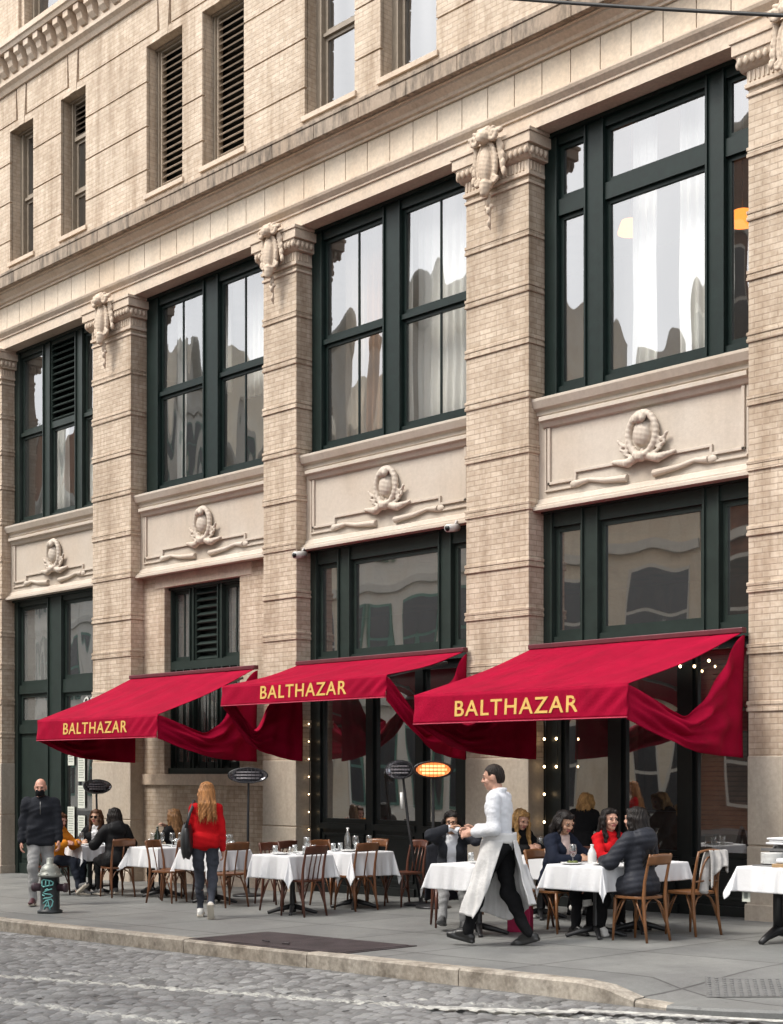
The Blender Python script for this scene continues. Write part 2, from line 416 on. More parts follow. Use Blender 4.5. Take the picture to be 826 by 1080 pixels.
# ---- generic window: frame (root part) > pane, louvre, muntin ...
def make_window(x0, x1, z0, z1, y, cols, fm, glass=GLASS, head=.1, sash=.055, dep=.14, muntin=None, name='window', sillh=.07, lmat=None):
    """cols: list of (xa, xb, [(za, zb, kind)]) glazed cells; all the rest of the rectangle is frame"""
    f = MB(); e = .0
    xs = sorted([(a, b) for a, b, _ in cols])
    cur = x0
    for a, b in xs:
        f.box(cur, a, y, y + dep, z0, z1); cur = b
        if True:                            # slim bead standing proud on each mullion
            f.box(a - .03, a - .003, y - .03, y + .01, z0 + .02, z1 - .02)
            f.box(b + .003, b + .03, y - .03, y + .01, z0 + .02, z1 - .02)
    f.box(cur, x1, y, y + dep, z0, z1)
    for a, b, cells in cols:
        cz = z0
        for za, zb, kind in sorted(cells):
            f.box(a, b, y + .004, y + dep - .004, cz, za); cz = zb
        f.box(a, b, y + .004, y + dep - .004, cz, z1)
    f.box(x0, x1, y - .05, y + .05, z1 - .045, z1 + .004); f.box(x0, x1, y - .06, y + .05, z0 - .004, z0 + sillh)
    for a, b, cells in cols:                # sash rails a step back
        for za, zb, kind in cells:
            if kind in 'gd':
                s = sash; ys = y + .05
                f.box(a, a + s, ys, ys + .05, za, zb).box(b - s, b, ys, ys + .05, za, zb).box(a + s, b - s, ys, ys + .05, za, za + s * 1.2).box(a + s, b - s, ys, ys + .05, zb - s, zb)
    fr = f.build(name, fm, P)
    for a, b, cells in cols:
        for za, zb, kind in cells:
            if kind == 'g':
                g = MB().add([(a + .02, y + .075, za + .02), (b - .02, y + .075, za + .02), (b - .02, y + .075, zb - .02), (a + .02, y + .075, zb - .02)], [(0, 1, 2, 3)]); g.build('pane', glass, fr)
                if muntin:
                    m = MB()
                    for q in muntin: m.box(a + (b - a) * q - .011, a + (b - a) * q + .011, y + .058, y + .09, za + .05, zb - .05)
                    m.build('muntin', fm, fr)
            elif kind == 'd':
                MB().box(a + .02, b - .02, y + .08, y + .09, za + .02, zb - .02).build('panel', GLASSD, fr)
            elif kind == 'p':
                pp = MB().box(a, b, y + .05, y + .07, za, zb).box(a + .09, b - .09, y + .03, y + .06, za + .09, zb - .09); pp.build('panel', fm, fr, .006)
            elif kind == 'l':
                l = MB(); n = max(6, int((zb - za) / .115)); st = (zb - za) / n
                for q in range(n):
                    M = Matrix.Translation((0, y + .05, za + (q + .5) * st)) @ Matrix.Rotation(rad(38), 4, 'X')
                    l.box(a + .03, b - .03, -.055, .055, -.011, .011, 0, M)
                l.box(a, a + .035, y + .005, y + .1, za, zb).box(b - .035, b, y + .005, y + .1, za, zb)
                l.box(a, b, y + .13, y + .14, za, zb, 1)
                l.build('louvre', [lmat or fm, BLACKP], fr)
    return fr
Z0, Z1 = 6.58, 10.04
def two(za, zm, zb): return [(za, zm - .035, 'g'), (zm + .035, zb, 'g')]
make_window(-14.19, -10.86, Z0, Z1, WD, [(-13.93, -13.05, two(6.7, 8.38, 9.9)), (-12.77, -11.87, [(6.7, 8.33, 'g'), (8.45, 9.92, 'l')]), (-11.60, -10.98, two(6.7, 8.38, 9.9))], GREEN2)
make_window(-9.50, -5.86, Z0, Z1, WD, [(-9.12, -7.80, two(6.72, 8.31, 9.86)), (-7.37, -6.05, two(6.72, 8.31, 9.86))], GREEN, muntin=[.48])
make_window(-4.97, -1.42, Z0, Z1, WD, [(-4.71, -3.34, two(6.72, 8.30, 9.86)), (-2.97, -1.60, two(6.72, 8.30, 9.86))], GREEN, muntin=[.55])
make_window(-.22, 3.07, Z0, Z1, WD, [(.01, .46, [(6.74, 8.96, 'g'), (9.17, 9.88, 'g')]), (.78, 2.32, [(6.74, 8.96, 'g'), (9.17, 9.88, 'g')]), (2.59, 2.98, [(6.74, 8.96, 'g'), (9.17, 9.88, 'g')])], GREEN)

# ---- spandrel panels with medallions
for (a, b) in OPEN:
    a += .0; b -= .0; w = b - a; cx = (a + b) / 2
    s = MB()
    s.box(a, b, .20, .45, 5.16, 6.58)
    s.profx([(.2, 6.36), (.15, 6.38), (.15, 6.43), (.09, 6.46), (.05, 6.55), (.05, 6.585), (.22, 6.585), (.22, 6.36)], a + .002, b - .002)      # sill
    s.profx([(.2, 6.20), (.16, 6.215), (.13, 6.27), (.09, 6.29), (.09, 6.345), (.22, 6.345), (.22, 6.2)], a + .09, b - .09)                    # panel head
    s.profx([(.2, 5.30), (.17, 5.28), (.15, 5.23), (.11, 5.22), (.11, 5.19), (.07, 5.18), (.07, 5.135), (.22, 5.135), (.22, 5.30)], a + .002, b - .002)
    for (x0, x1, y0, y1, z0, z1) in ((a + .17, a + .215, .168, .2, 5.46, 6.2), (b - .215, b - .17, .168, .2, 5.46, 6.2), (a + .12, a + .145, .175, .2, 5.40, 6.2), (b - .145, b - .12, .175, .2, 5.40, 6.2)): s.box(x0, x1, y0, y1, z0, z1)
    for sg in (-1, 1):
        e = cx + sg * (w / 2 - .17); m1 = cx + sg * w * .31; m0 = cx + sg * .24
        for (xa, xb, z) in ((e, m1, 5.46), (m1, m0, 5.56)):
            s.box(min(xa, xb), max(xa, xb), .168, .2, z, z + .035)
        s.box(m1 - .018, m1 + .018, .166, .2, 5.462, 5.594)
        s.box(min(e, m1) - .05, max(e, m1) + .03, .172, .2, 5.375, 5.40)
        s.tube([(m1 - sg * .04, .18, 5.42), (cx + sg * w * .24, .175, 5.44), (cx + sg * w * .17, .175, 5.395), (cx + sg * .2, .18, 5.37)], [.05, .028, .035, .05], 8)
        s.ell((m1 + sg * .01, .18, 5.42), (.075, .03, .05))
    sp = s.build('spandrel_panel', PANEL, P, .005)
    inst('medallion', MED_ME, (cx + .06, .19, 5.87), sp, 1.12)

# ---- entablature of the second floor
X0, X1 = -24., 4.72
e = MB()
e.profx([(.3, 10.05), (-.03, 10.05), (-.03, 10.24), (-.055, 10.245), (-.055, 10.27), (-.11, 10.33), (-.125, 10.365), (-.125, 10.385), (-.03, 10.40), (.3, 10.40)], X0, X1)
e.build('architrave', TERRA, P)
fz = MB(); fz.box(X0, X1 - .04, .02, .3, 10.40, 10.87, 1); x = X0
while x < X1 - .1:
    fz.box(x + .007, min(x + .473, X1 - .03), -.025, .03, 10.405, 10.865); x += .48
fz.build('frieze', [FRIEZE, DIRTY], P, .003)
co = MB()
co.profx([(.3, 10.87), (-.06, 10.87), (-.06, 10.91), (-.10, 10.92), (-.12, 10.96), (-.20, 11.02), (-.21, 11.05), (-.245, 11.06), (-.245, 11.085), (.3, 11.085)], X0, X1 + .1)
cor = co.build('cornice', TERRA, P)
cn = MB(); x = X0
while x < X1:
    cn.box(x + .004, min(x + .985, X1 + .19), -.335, .3, 11.075, 11.29); x += .99
cn.profx([(.3, 11.29), (-.35, 11.29), (-.35, 11.34), (-.0, 11.48), (.3, 11.48)], X0, X1 + .2)
cn.build('cornice_ledge', DIRTY, cor, .008)

# ---- third floor: banded brick wall, windows and louvres
WINS = [(-13.92, -13.02, 'sash'), (-12.0, -11.13, 'sash_l'), (-9.15, -8.08, 'lou'), (-7.51, -6.38, 'lou'), (-4.86, -3.71, 'sash'), (-3.15, -2.0, 'sash'), (.65, 1.7, 'sash'), (2.3, 3.4, 'sash')]
ZS, ZT, ZW = 11.72, 14.30, 15.05
def solids(holes, a, b):
    out = []; c = a
    for h0, h1 in holes: out.append((c, h0)); c = h1
    out.append((c, b)); return out
holes = [(a, b) for a, b, _ in WINS]
w = MB(); w.box(X0, 4.55, .09, .4, 11.45, ZS); w.box(X0, 4.55, .09, .4, ZT, ZW + .2)
for a, b in solids(holes, X0, 4.55): w.box(a, b, .09, .4, ZS, ZT)
gr = [ZS - .3, 12.17, 12.92, 13.69, 14.45]
for z0, z1 in zip(gr[:-1], gr[1:]):
    z0 += .014; z1 -= .014
    if z0 < ZS: w.box(X0, 4.55, .04, .1, 11.47, ZS - .001); z0 = ZS
    zz = min(z1, ZT)
    for a, b in solids(holes, X0, 4.55): w.box(a, b, .04, .1, z0, zz)
    if z1 > ZT: w.box(X0, 4.55, .041, .1, ZT, z1)
cuts = sorted([q for a, b, _ in WINS for q in ((a + b) / 2 - .19, (a + b) / 2 + .19)])
ups = solids([(cuts[i], cuts[i + 1]) for i in range(0, len(cuts), 2)], X0, 4.55)
for a, b in ups: w.box(a + .02, b - .02, .04, .1, 14.465, ZW)
for a, b, _ in WINS:
    c = (a + b) / 2
    w.prism([(c - .11, ZT + .001), (c + .11, ZT + .001), (c + .17, ZW), (c - .17, ZW)], .032, .1)
upw = w.build('upper_wall', BRICK_UP, P)
for a, b, _ in WINS: pass
for a, b, kd in WINS: MB().box(a - .05, b + .05, .0, .3, ZS - .075, ZS + .004).build('stone_sill', TERRA, upw, .004)
for a, b, kd in WINS:
    if kd == 'lou':
        make_window(a, b, ZS, ZT, .27, [(a + .09, b - .06, [(ZS + .07, ZT - .08, 'l')])], BEIGEFR, lmat=LOUV2)
    elif kd == 'sash_l':
        make_window(a, b, ZS, ZT, .27, [(a + .1, b - .07, [(ZS + .08, 12.55, 'g'), (12.6, 13.55, 'g'), (13.62, ZT - .08, 'l')])], BEIGEFR, lmat=LOUV)
    else:
        make_window(a, b, ZS, ZT, .27, [(a + .16, b - .08, [(ZS + .08, 12.95, 'g'), (13.0, ZT - .08, 'g')])], BEIGEFR)
# ---- bracketed cornice above, and the next storey
uc = MB()
uc.profx([(.3, ZW), (.0, ZW), (-.04, 15.12), (-.10, 15.17), (-.10, 15.24), (.3, 15.24)], X0, X1)
uc.box(X0, X1, -.08, .3, 15.24, 15.62); uc.profx([(.3, 15.62), (-.30, 15.62), (-.33, 15.68), (-.36, 15.70), (-.36, 15.80), (-.1, 15.95), (.3, 15.95)], X0, X1 + .2)
ucn = uc.build('bracket_cornice', TERRA, P)
x = -15.
while x < -8.4:
    bk = MB(); bk.profx([(-.08, 15.61), (-.28, 15.61), (-.28, 15.50), (-.22, 15.46), (-.19, 15.36), (-.12, 15.28), (-.08, 15.27)], x, x + .17); x += .36; bk.build('bracket', TERRA, ucn)
W4 = [(-13.4, -12.1), (-11.5, -10.3), (-8.9, -7.9), (-7.3, -6.3), (-4.8, -3.7), (-3.1, -2.0)]
w = MB(); w.box(X0, 4.55, .06, .4, 15.9, 16.1); w.box(X0, 4.55, .06, .4, 18.6, 20.5)
for a, b in solids(W4, X0, 4.55): w.box(a, b, .06, .4, 16.1, 18.6); w.box(a + .12, b - .12, .0, .07, 16.1, 18.3)
w.build('attic_wall', BRICK_UP, P)
for a, b in W4: make_window(a, b, 16.1, 18.6, .24, [(a + .12, b - .1, [(16.2, 17.3, 'g'), (17.36, 18.45, 'g')])], BEIGEFR)

# ---- ground floor of the second bay: brick wall with a barred and louvred window
w = MB(); A, B = -8.93, -6.78
w.box(-9.58, A, .26, .5, ZB - .2, 5.17).box(B, -5.82, .26, .5, ZB - .2, 5.17).box(A, B, .263, .5, 4.94, 5.168).box(-9.58, -5.82, .262, .5, -.6, 1.52)
w.box(-9.58, A, .261, .5, 1.7, ZB - .2).box(B, -5.82, .261, .5, 1.7, ZB - .2)
gw = w.build('ground_floor_wall', BRICK, P)
MB().box(-9.2, -6.45, .245, .5, 4.93, 5.14).build('stone_lintel', TERRA, gw, .008); MB().box(-9.58, -5.82, .21, .5, 1.52, 1.71).build('stone_sill', TERRA, gw, .008); MB().box(-9.58, -5.82, .235, .5, -.7, .35).build('stone_plinth', TERRA, gw, .008)
fw = make_window(A, B, 1.71, 4.93, .40, [(A + .06, -8.36, [(1.85, 3.5, 'g'), (3.66, 4.86, 'g')]), (-8.22, -7.56, [(1.85, 3.45, 'g'), (3.62, 4.86, 'l')]), (-7.42, B - .06, [(1.85, 3.5, 'g'), (3.66, 4.86, 'g')])], GREEN2, glass=GLASSD, muntin=[.5], sillh=.1)
g = MB()
for i in range(9): g.tube([(A + .2 + i * .22, .37, 1.75), (A + .2 + i * .22, .37, 3.5)], .011, 6)
g.tube([(A + .1, .37, 2.2), (B - .1, .37, 2.2)], .011, 6); g.build('grille', BLACKP, fw)
MB().box(A + .05, B - .05, .36, .44, 3.50, 3.64).build('transom_bar', GREEN2, fw)

# ---- shopfronts
def shopfront(x0, x1, top, low, zt0, zt1, bulk, fm, zlow=3.28):
    y = WD
    cols_t = [(a, b, [(zt0, zt1, 'g')]) for a, b in top]
    fr = make_window(x0, x1, 3.32, 5.16, y, cols_t, fm, GLASSF, name='shopfront', sash=.07)
    lo = MB(); cur = x0
    for a, b in low: lo.box(cur, a, y, y + .14, -.4, 3.316); cur = b
    lo.box(cur, x1, y, y + .14, -.4, 3.316)
    for a, b in low:
        lo.box(a, b, y + .004, y + .12, 3.2, 3.314); lo.box(a, b, y - .02, y + .12, bulk - .09, bulk)
        s = .05; lo.box(a, a + s, y + .04, y + .1, bulk, 3.2).box(b - s, b, y + .04, y + .1, bulk, 3.2).box(a, b, y + .041, y + .1, bulk, bulk + .07)
    lo.build('door_frame', BLACKP, fr)
    for a, b in low:
        MB().add([(a + .02, y + .075, bulk + .02), (b - .02, y + .075, bulk + .02), (b - .02, y + .075, 3.2), (a + .02, y + .075, 3.2)], [(0, 1, 2, 3)]).build('pane', GLASSF, fr)
        k = MB().box(a, b, y + .03, y + .1, -.4, bulk - .09)
        zf = gz(a)
        k.box(a + .06, b - .06, y + .005, y + .04, bulk - .19, bulk - .15).box(a + .06, b - .06, y + .005, y + .04, zf + .2, zf + .24)
        k.box(a + .06, a + .10, y + .005, y + .04, zf + .24, bulk - .19).box(b - .10, b - .06, y + .005, y + .04, zf + .24, bulk - .19).box(a, b, y - .03, y + .05, -.4, zf + .13)
        k.build('bulkhead', BLACKP, fr, .004)
    return fr
shopfront(-.24, 3.09, [(-.07, .41), (.69, 2.28), (2.52, 2.98)], [(.06, .85), (1.04, 1.92), (2.12, 2.92)], 3.50, 4.93, .72, GREEN2)
shopfront(-5.02, -1.40, [(-4.84, -4.35), (-4.07, -2.19), (-1.93, -1.52)], [(-4.78, -3.73), (-3.58, -2.67), (-2.52, -1.85), (-1.68, -1.5)], 3.50, 4.92, .97, GREEN2)
fr = make_window(-14.2, -10.86, -.45, 5.14, WD, [(-14.0, -12.87, [(-.05, 2.5, 'p'), (2.68, 3.28, 'd'), (3.45, 5.0, 'd')]), (-12.35, -11.05, [(-.05, 3.25, 'g'), (3.50, 5.0, 'g')])], GREEN2, GLASSF, name='doorway', sash=.07)
# street number in script on the glass
def text_mesh(body, size, mat, name, parent, loc, rot, ext=.004, offset=0., space=1., width=None, shear=0.):
    cu = bpy.data.curves.new(name, 'FONT'); cu.body = body; cu.size = size; cu.extrude = ext; cu.offset = offset; cu.space_character = space
    cu.align_x = 'CENTER'; cu.shear = shear
    t = bpy.data.objects.new(name, cu); COL.objects.link(t); bpy.context.view_layer.update()
    me = bpy.data.meshes.new_from_object(t.evaluated_get(bpy.context.evaluated_depsgraph_get()))
    bpy.data.objects.remove(t)
    o = bpy.data.objects.new(name, me); COL.objects.link(o); o.data.materials.clear(); o.data.materials.append(mat)
    o.location = loc; o.rotation_euler = rot
    if parent is not None: o.parent = parent
    if width:
        xs = [v.co.x for v in me.vertices]; s = width / (max(xs) - min(xs)); o.scale = (s, 1, 1)
    return o
WHITEP = pm('white_lettering', (.55, .55, .52), .6, .1)
text_mesh('80', .42, WHITEP, 'street_number', fr, (-11.55, WD + .06, 2.86), (PI / 2, 0, 0), shear=.25)

# ---- rooms behind the glass
def room(name, x0, x1, y0, y1, z0, z1, wm, fm2):
    r = MB(); t = .05
    r.box(x0, x1, y0, y1, z0 - t, z0, 1).box(x0, x1, y0, y1, z1, z1 + t, 0).box(x0, x1, y1, y1 + t, z0, z1, 0).box(x0 - t, x0, y0, y1, z0, z1, 0).box(x1, x1 + t, y0, y1, z0, z1, 0)
    return r.build(name, [wm, fm2], P)
room('upstairs_room', -15, 4.4, .47, 5.5, 6.2, 10.4, INTER, FLOORIN)
dr = room('dining_room', -15, 4.4, .47, 6.5, .02, 4.98, WOODIN, FLOORIN)
room('third_floor_room', -15, 4.4, .42, 4.5, 11.4, 14.7, INTER, FLOORIN)
room('attic_room', -15, 4.4, .42, 4.5, 15.9, 18.9, INTER, FLOORIN)
d = MB()
for x in (-4.6, -3.4, -2.2, .3, 1.5, 2.7):
    d.box(x - .06, x + .06, 1.5, 1.62, .0, 3.0); d.box(x - .5, x + .5, 2.2, 2.5, .0, 1.2)
d.build('dining_room_partition', WOODIN, dr)
bl = MB()  # brown slats behind the right pane, modelled to imitate a brick-red reflection
for k in range(38): bl.box(2.13, 2.91, .44, .455, 1.0 + k * .058, 1.042 + k * .058)
bl.build('slatted_reflection', pm('reflection_brown', (.16, .075, .045), .5, .3, 5.), dr)
w = MB(); w.box(4.5, 4.55, .5, 8, -1, 20.5).box(-24, -15.3, .02, .5, -1.2, 10.05).box(-24, -15, 8, 8.2, -1, 20).box(-24, 4.55, 8, 8.2, -1, 20.5).box(-24, 4.55, .1, 8, 20.4, 20.6)
w.build('rear_and_side_wall', BRICK, P)

# ---- curtains and lamps upstairs (hang free of the building)
SHEER = pm('white_sheer_curtain', (.72, .72, .67), .9, .06, 3.)
TAUPE = pm('taupe_curtain', (.34, .27, .20), .9, .12, 3.)
BROWNC = pm('brown_curtain', (.24, .115, .05), .9, .2, 3.)
def curtain(x0, x1, z0, z1, y, mat, label, amp=.035, wl=.13, ph=0.):
    n = int((x1 - x0) / .012)
    def fn(u, v):
        x = x0 + u * (x1 - x0); z = z0 + v * (z1 - z0)
        return (x + .02 * math.sin(3 * z + x * 4) * (1 - v), y + amp * math.sin(2 * PI * x / wl + ph + .4 * math.sin(5 * x)) * (.6 + .4 * (1 - v)), z)
    o = MB().grid(fn, n, 6).build('curtain', mat, None, solid=.004)
    return tag(o, label, 'curtain')
curtain(.9, 1.28, 6.5, 10, .72, SHEER, 'narrow white curtain behind left part of the large pane, rightmost bay')
curtain(1.62, 2.42, 6.5, 10, .72, SHEER, 'wide white curtain behind right half of the large pane, rightmost bay')
curtain(.1, .42, 6.5, 10, .8, TAUPE, 'taupe curtain in the narrow left light of the rightmost bay')
curtain(2.72, 3.1, 6.5, 10, .8, SHEER, 'white curtain in the narrow right light of the rightmost bay')
curtain(-4.75, -4.25, 6.5, 10, .78, TAUPE, 'taupe curtain at left edge of the middle right bay')
curtain(-4.2, -3.85, 6.5, 10, .75, BROWNC, 'brown curtain strip in the middle right bay')
curtain(-3.8, -3.2, 6.5, 10, .72, SHEER, 'white curtain right of the brown curtain strip')
curtain(-3.05, -1.7, 6.5, 10, .72, SHEER, 'full width white pleated curtain behind right sash of the middle right bay', wl=.16)
curtain(-9.2, -8.9, 6.5, 10, .7, SHEER, 'slim white curtain at left edge of the middle left bay')
curtain(-8.5, -7.7, 8.2, 10, .8, SHEER, 'white half curtain in the left sash of the middle left bay')
curtain(-7.35, -6.2, 8.0, 10, .8, SHEER, 'white half curtain in the right sash of the middle left bay')
curtain(-13.95, -12.9, 6.5, 10, .75, SHEER, 'white curtain in the left light of the leftmost window bay', wl=.2)
curtain(-12.7, -11.0, 6.5, 10, .8, SHEER, 'white curtain behind the louvre of the leftmost window bay', wl=.2)
LAMPG = pm('amber_lamp_shade', (.7, .3, .08), .6, .1, 3., emit=((1., .24, .03), 1.1))
for (x, z, lb) in ((.23, 9.05, 'amber pendant lamp seen through the large pane of the rightmost bay'), (2.0, 8.70, 'amber pendant lamp seen through the narrow right light of the rightmost bay')):
    t = thing('pendant_lamp', lb, 'lamp', (x, 1.5, z))
    MB().lathe([(.05, .10), (.12, .09), (.17, -.06), (.17, -.08), (.05, -.09)], n=16).build('lamp_shade', LAMPG, t)
    MB().tube([(0, 0, .1), (0, 0, 10.38 - z)], .008, 6).build('cord', BLACKP, t)
# posted menus on the doorway glass
PAPER = pm('menu_paper', (.6, .62, .55), .8, .05)
INK = pm('menu_ink', (.2, .22, .2), .8, .1)
for i, (x, z, w_, h_, lb) in enumerate(((-12.12, 2.02, .22, .30, 'upper left white menu sheet taped inside the grey-green doorway glass'), (-11.75, 1.9, .24, .66, 'tall white menu sheet taped inside the doorway glass'), (-11.75, 1.28, .24, .42, 'white menu sheet directly below the tall menu sheet'), (-12.12, .78, .24, .62, 'lower left white menu sheet taped inside the doorway glass'), (-11.75, .62, .24, .62, 'lowest right white menu sheet taped inside the doorway glass'))):
    t = thing('menu_sheet', lb, 'menu', (x, WD + .05, z))
    MB().box(-w_ / 2, w_ / 2, -.004, 0, -h_ / 2, h_ / 2).build('paper', PAPER, t)
    k = MB(); n = int(h_ / .045)
    for j in range(n - 1): k.box(-w_ * .38, w_ * (.38 - .2 * ((j * 7) % 3) / 3), -.007, -.0055, h_ / 2 - .05 - j * .045, h_ / 2 - .038 - j * .045)
    k.build('printed_lines', INK, t)
# security cameras
CAMW = pm('camera_housing', (.55, .53, .5), .4, .08)
for x, z, lb in ((-4.90, 5.10, 'white security camera at left end of the lintel over the middle awning'), (-1.62, 5.12, 'white security camera at right end of the lintel over the middle awning')):
    t = thing('security_camera', lb, 'camera', (x, .0, z))
    R = Matrix.Rotation(rad(25), 3, 'X')
    MB().tube([(-.02, .09, -.03), (.02, -.14, -.07)], .055, 14).build('housing', CAMW, t)
    MB().tube([(.02, -.142, -.07), (.022, -.15, -.072)], .038, 12).build('lens', BLACKP, t)
    MB().tube([(0, .22, .06), (0, .05, .05), (0, .02, -.01)], .016, 8).build('bracket', CAMW, t)
# ------------------------------------------------------------------ ground, road, kerb, sidewalk
KY = -5.60
ASPH = pm('asphalt', (.075, .075, .075), .8, .35, 1.5, .4, 60., world=True)
def sidewalk_mat():
    m, nt, out = _new('flagstone_sidewalk')
    b = nd(nt, 'ShaderNodeBsdfPrincipled', Roughness=.62); b.inputs['Specular IOR Level'].default_value = .45
    p = pos(nt)
    br = nd(nt, 'ShaderNodeTexBrick', Scale=1.0); br.offset = 0.
    br.inputs['Color1'].default_value = (.215, .218, .208, 1); br.inputs['Color2'].default_value = (.265, .267, .252, 1); br.inputs['Mortar'].default_value = (.11, .108, .104, 1)
    br.inputs['Mortar Size'].default_value = .014; br.inputs['Brick Width'].default_value = 1.52; br.inputs['Row Height'].default_value = 1.45
    mp = nd(nt, 'ShaderNodeMapping'); mp.inputs['Location'].default_value = (.3, .55, 0); nt.links.new(p, mp.inputs['Vector'])
    nt.links.new(mp.outputs[0], br.inputs['Vector'])
    n1 = noise(nt, p, 1.1, 6, .65); n2 = noise(nt, p, 9., 5, .7); n3 = noise(nt, p, 60., 3, .6)
    col = mixc(nt, ramp(nt, n1, .35, .7), mixc(nt, 1., br.outputs['Color'], (.72, .72, .74), 'MULTIPLY'), br.outputs['Color'])
    col = mixc(nt, .45, col, mixc(nt, ramp(nt, n2, .35, .65), (.7, .7, .7), (1, 1, 1)), 'MULTIPLY')
    col = mixc(nt, .3, col, mixc(nt, ramp(nt, n3, .35, .65), (.6, .6, .6), (1, 1, 1)), 'MULTIPLY')
    vo = nd(nt, 'ShaderNodeTexVoronoi', Scale=4.2); nt.links.new(p, vo.inputs['Vector'])
    col = mixc(nt, ramp(nt, vo.outputs['Distance'], .05, .09), mixc(nt, .55, col, (.06, .06, .058)), col)
    nt.links.new(col, b.inputs['Base Color'])
    rr = nd(nt, 'ShaderNodeMath', operation='MULTIPLY_ADD'); nt.links.new(n1, rr.inputs[0]); rr.inputs[1].default_value = .35; rr.inputs[2].default_value = .38
    nt.links.new(rr.outputs[0], b.inputs['Roughness'])
    bp = nd(nt, 'ShaderNodeBump', Strength=.18, Distance=.01); nt.links.new(n3, bp.inputs['Height'])
    b2 = nd(nt, 'ShaderNodeBump', Strength=.5, Distance=.01); b2.invert = True; nt.links.new(br.outputs['Fac'], b2.inputs['Height']); nt.links.new(bp.outputs[0], b2.inputs['Normal'])
    nt.links.new(b2.outputs[0], b.inputs['Normal'])
    nt.links.new(b.outputs[0], out.inputs[0]); return m
SIDE = sidewalk_mat()
def sstep(a, b, x):
    t = min(1, max(0, (x - a) / (b - a))); return t * t * (3 - 2 * t)
CX, CYc, CR = 5.3, -2.6, 3.0                    # street corner: centre and radius of the kerb
def kerb_path():                                # along the front, then round the corner into the side street
    pts = []; x = -30.
    while x < CX - .01: pts.append((x, KY)); x += .25
    for i in range(0, 19):
        a = -PI / 2 + i / 18 * PI / 2; pts.append((CX + CR * math.cos(a), CYc + CR * math.sin(a)))
    y = CYc + 1
    while y < 30: pts.append((CX + CR, y)); y += 1.
    return pts
def ramp_drop(x, y):
    return .125 * sstep(5.4, 5.98, x) * sstep(1.9, .25, max(0., CR - math.hypot(x - CX, y - CYc)) if x > CX else y - KY)
def zside(x, y): return gz(x) - ramp_drop(x, y)
def zroad(x, y): return gz(x) - .135 + .03 * sstep(0, 3.5, min(KY - y, 4)) 
KW = .16
# sidewalk grid (front strip + the corner), up to the kerb's inner edge
s = MB(); nx = 150; ny = 24
def fside(u, v):
    x = -30 + u * 38.3; yk = KY + KW
    if x > CX:
        q = (CR - KW) ** 2 - (x - CX) ** 2
        yk = CYc - math.sqrt(q) if q > 0 else CYc
    yk = min(yk, .6)
    y = yk + v * (.6 - yk)
    return (min(x, CX + CR - KW) if x > CX else x, y, zside(x, y))
s.grid(fside, nx, ny)
s.grid(lambda u, v: (4.55 + u * (CX + CR - KW - 4.55), .6 + v * 29, gz(4.55 + u * 3.5) + .0), 4, 4)
tag(s.build('sidewalk', SIDE), kind='structure')
# kerb of long granite stones
def kerb_mat():
    m = stone_mat('kerb_granite', (.40, .36, .305), (.09, .07, .05), .8, False, 4., .75, .25, lo=.44, hi=.72)
    return m
KERBM = kerb_mat()
kp = kerb_path(); kb = MB(); kb2 = MB()
def offs(i):
    a = Vector((*kp[max(0, i - 1)], 0)); b = Vector((*kp[min(len(kp) - 1, i + 1)], 0)); t = (b - a).normalized(); return Vector((-t.y, t.x, 0))
jit = random.Random(3); acc = 0
for i in range(len(kp) - 1):
    p, q = Vector((*kp[i], 0)), Vector((*kp[i + 1], 0)); n0, n1 = offs(i), offs(i + 1)
    seg = (q - p); L = seg.length
    last = (i % 8 == 7); g0 = .006 if (i % 8 == 0) else 0.; g1 = .006 if last else 0.
    a0 = p + seg * (g0 / L); a1 = q - seg * (g1 / L)
    if i % 8 == 0: h0 = jit.uniform(-.004, .012)
    z0 = zside(a0.x, a0.y + .2) + h0 + .004; z1 = zside(a1.x, a1.y + .2) + h0 + .004
    bz = -.5
    pts = [a0 + Vector((0, 0, bz)), a0 + Vector((0, 0, z0 - .018)), a0 + n0 * .02 + Vector((0, 0, z0)), a0 + n0 * (KW + .01) + Vector((0, 0, z0)), a0 + n0 * (KW + .01) + Vector((0, 0, bz)),
           a1 + Vector((0, 0, bz)), a1 + Vector((0, 0, z1 - .018)), a1 + n1 * .02 + Vector((0, 0, z1)), a1 + n1 * (KW + .01) + Vector((0, 0, z1)), a1 + n1 * (KW + .01) + Vector((0, 0, bz))]
    fs = [(j, 5 + j, 6 + j, j + 1) for j in range(4)]
    tgt_ = kb if a0.x < 5.9 and a0.y < KY + .4 else kb2
    if g0: fs.append((0, 1, 2, 3, 4))
    if g1: fs.append((9, 8, 7, 6, 5))
    tgt_.add(pts, fs)
tag(kb.build('kerb', KERBM), kind='structure'); tag(kb2.build('flush_kerb', SIDE), kind='structure')
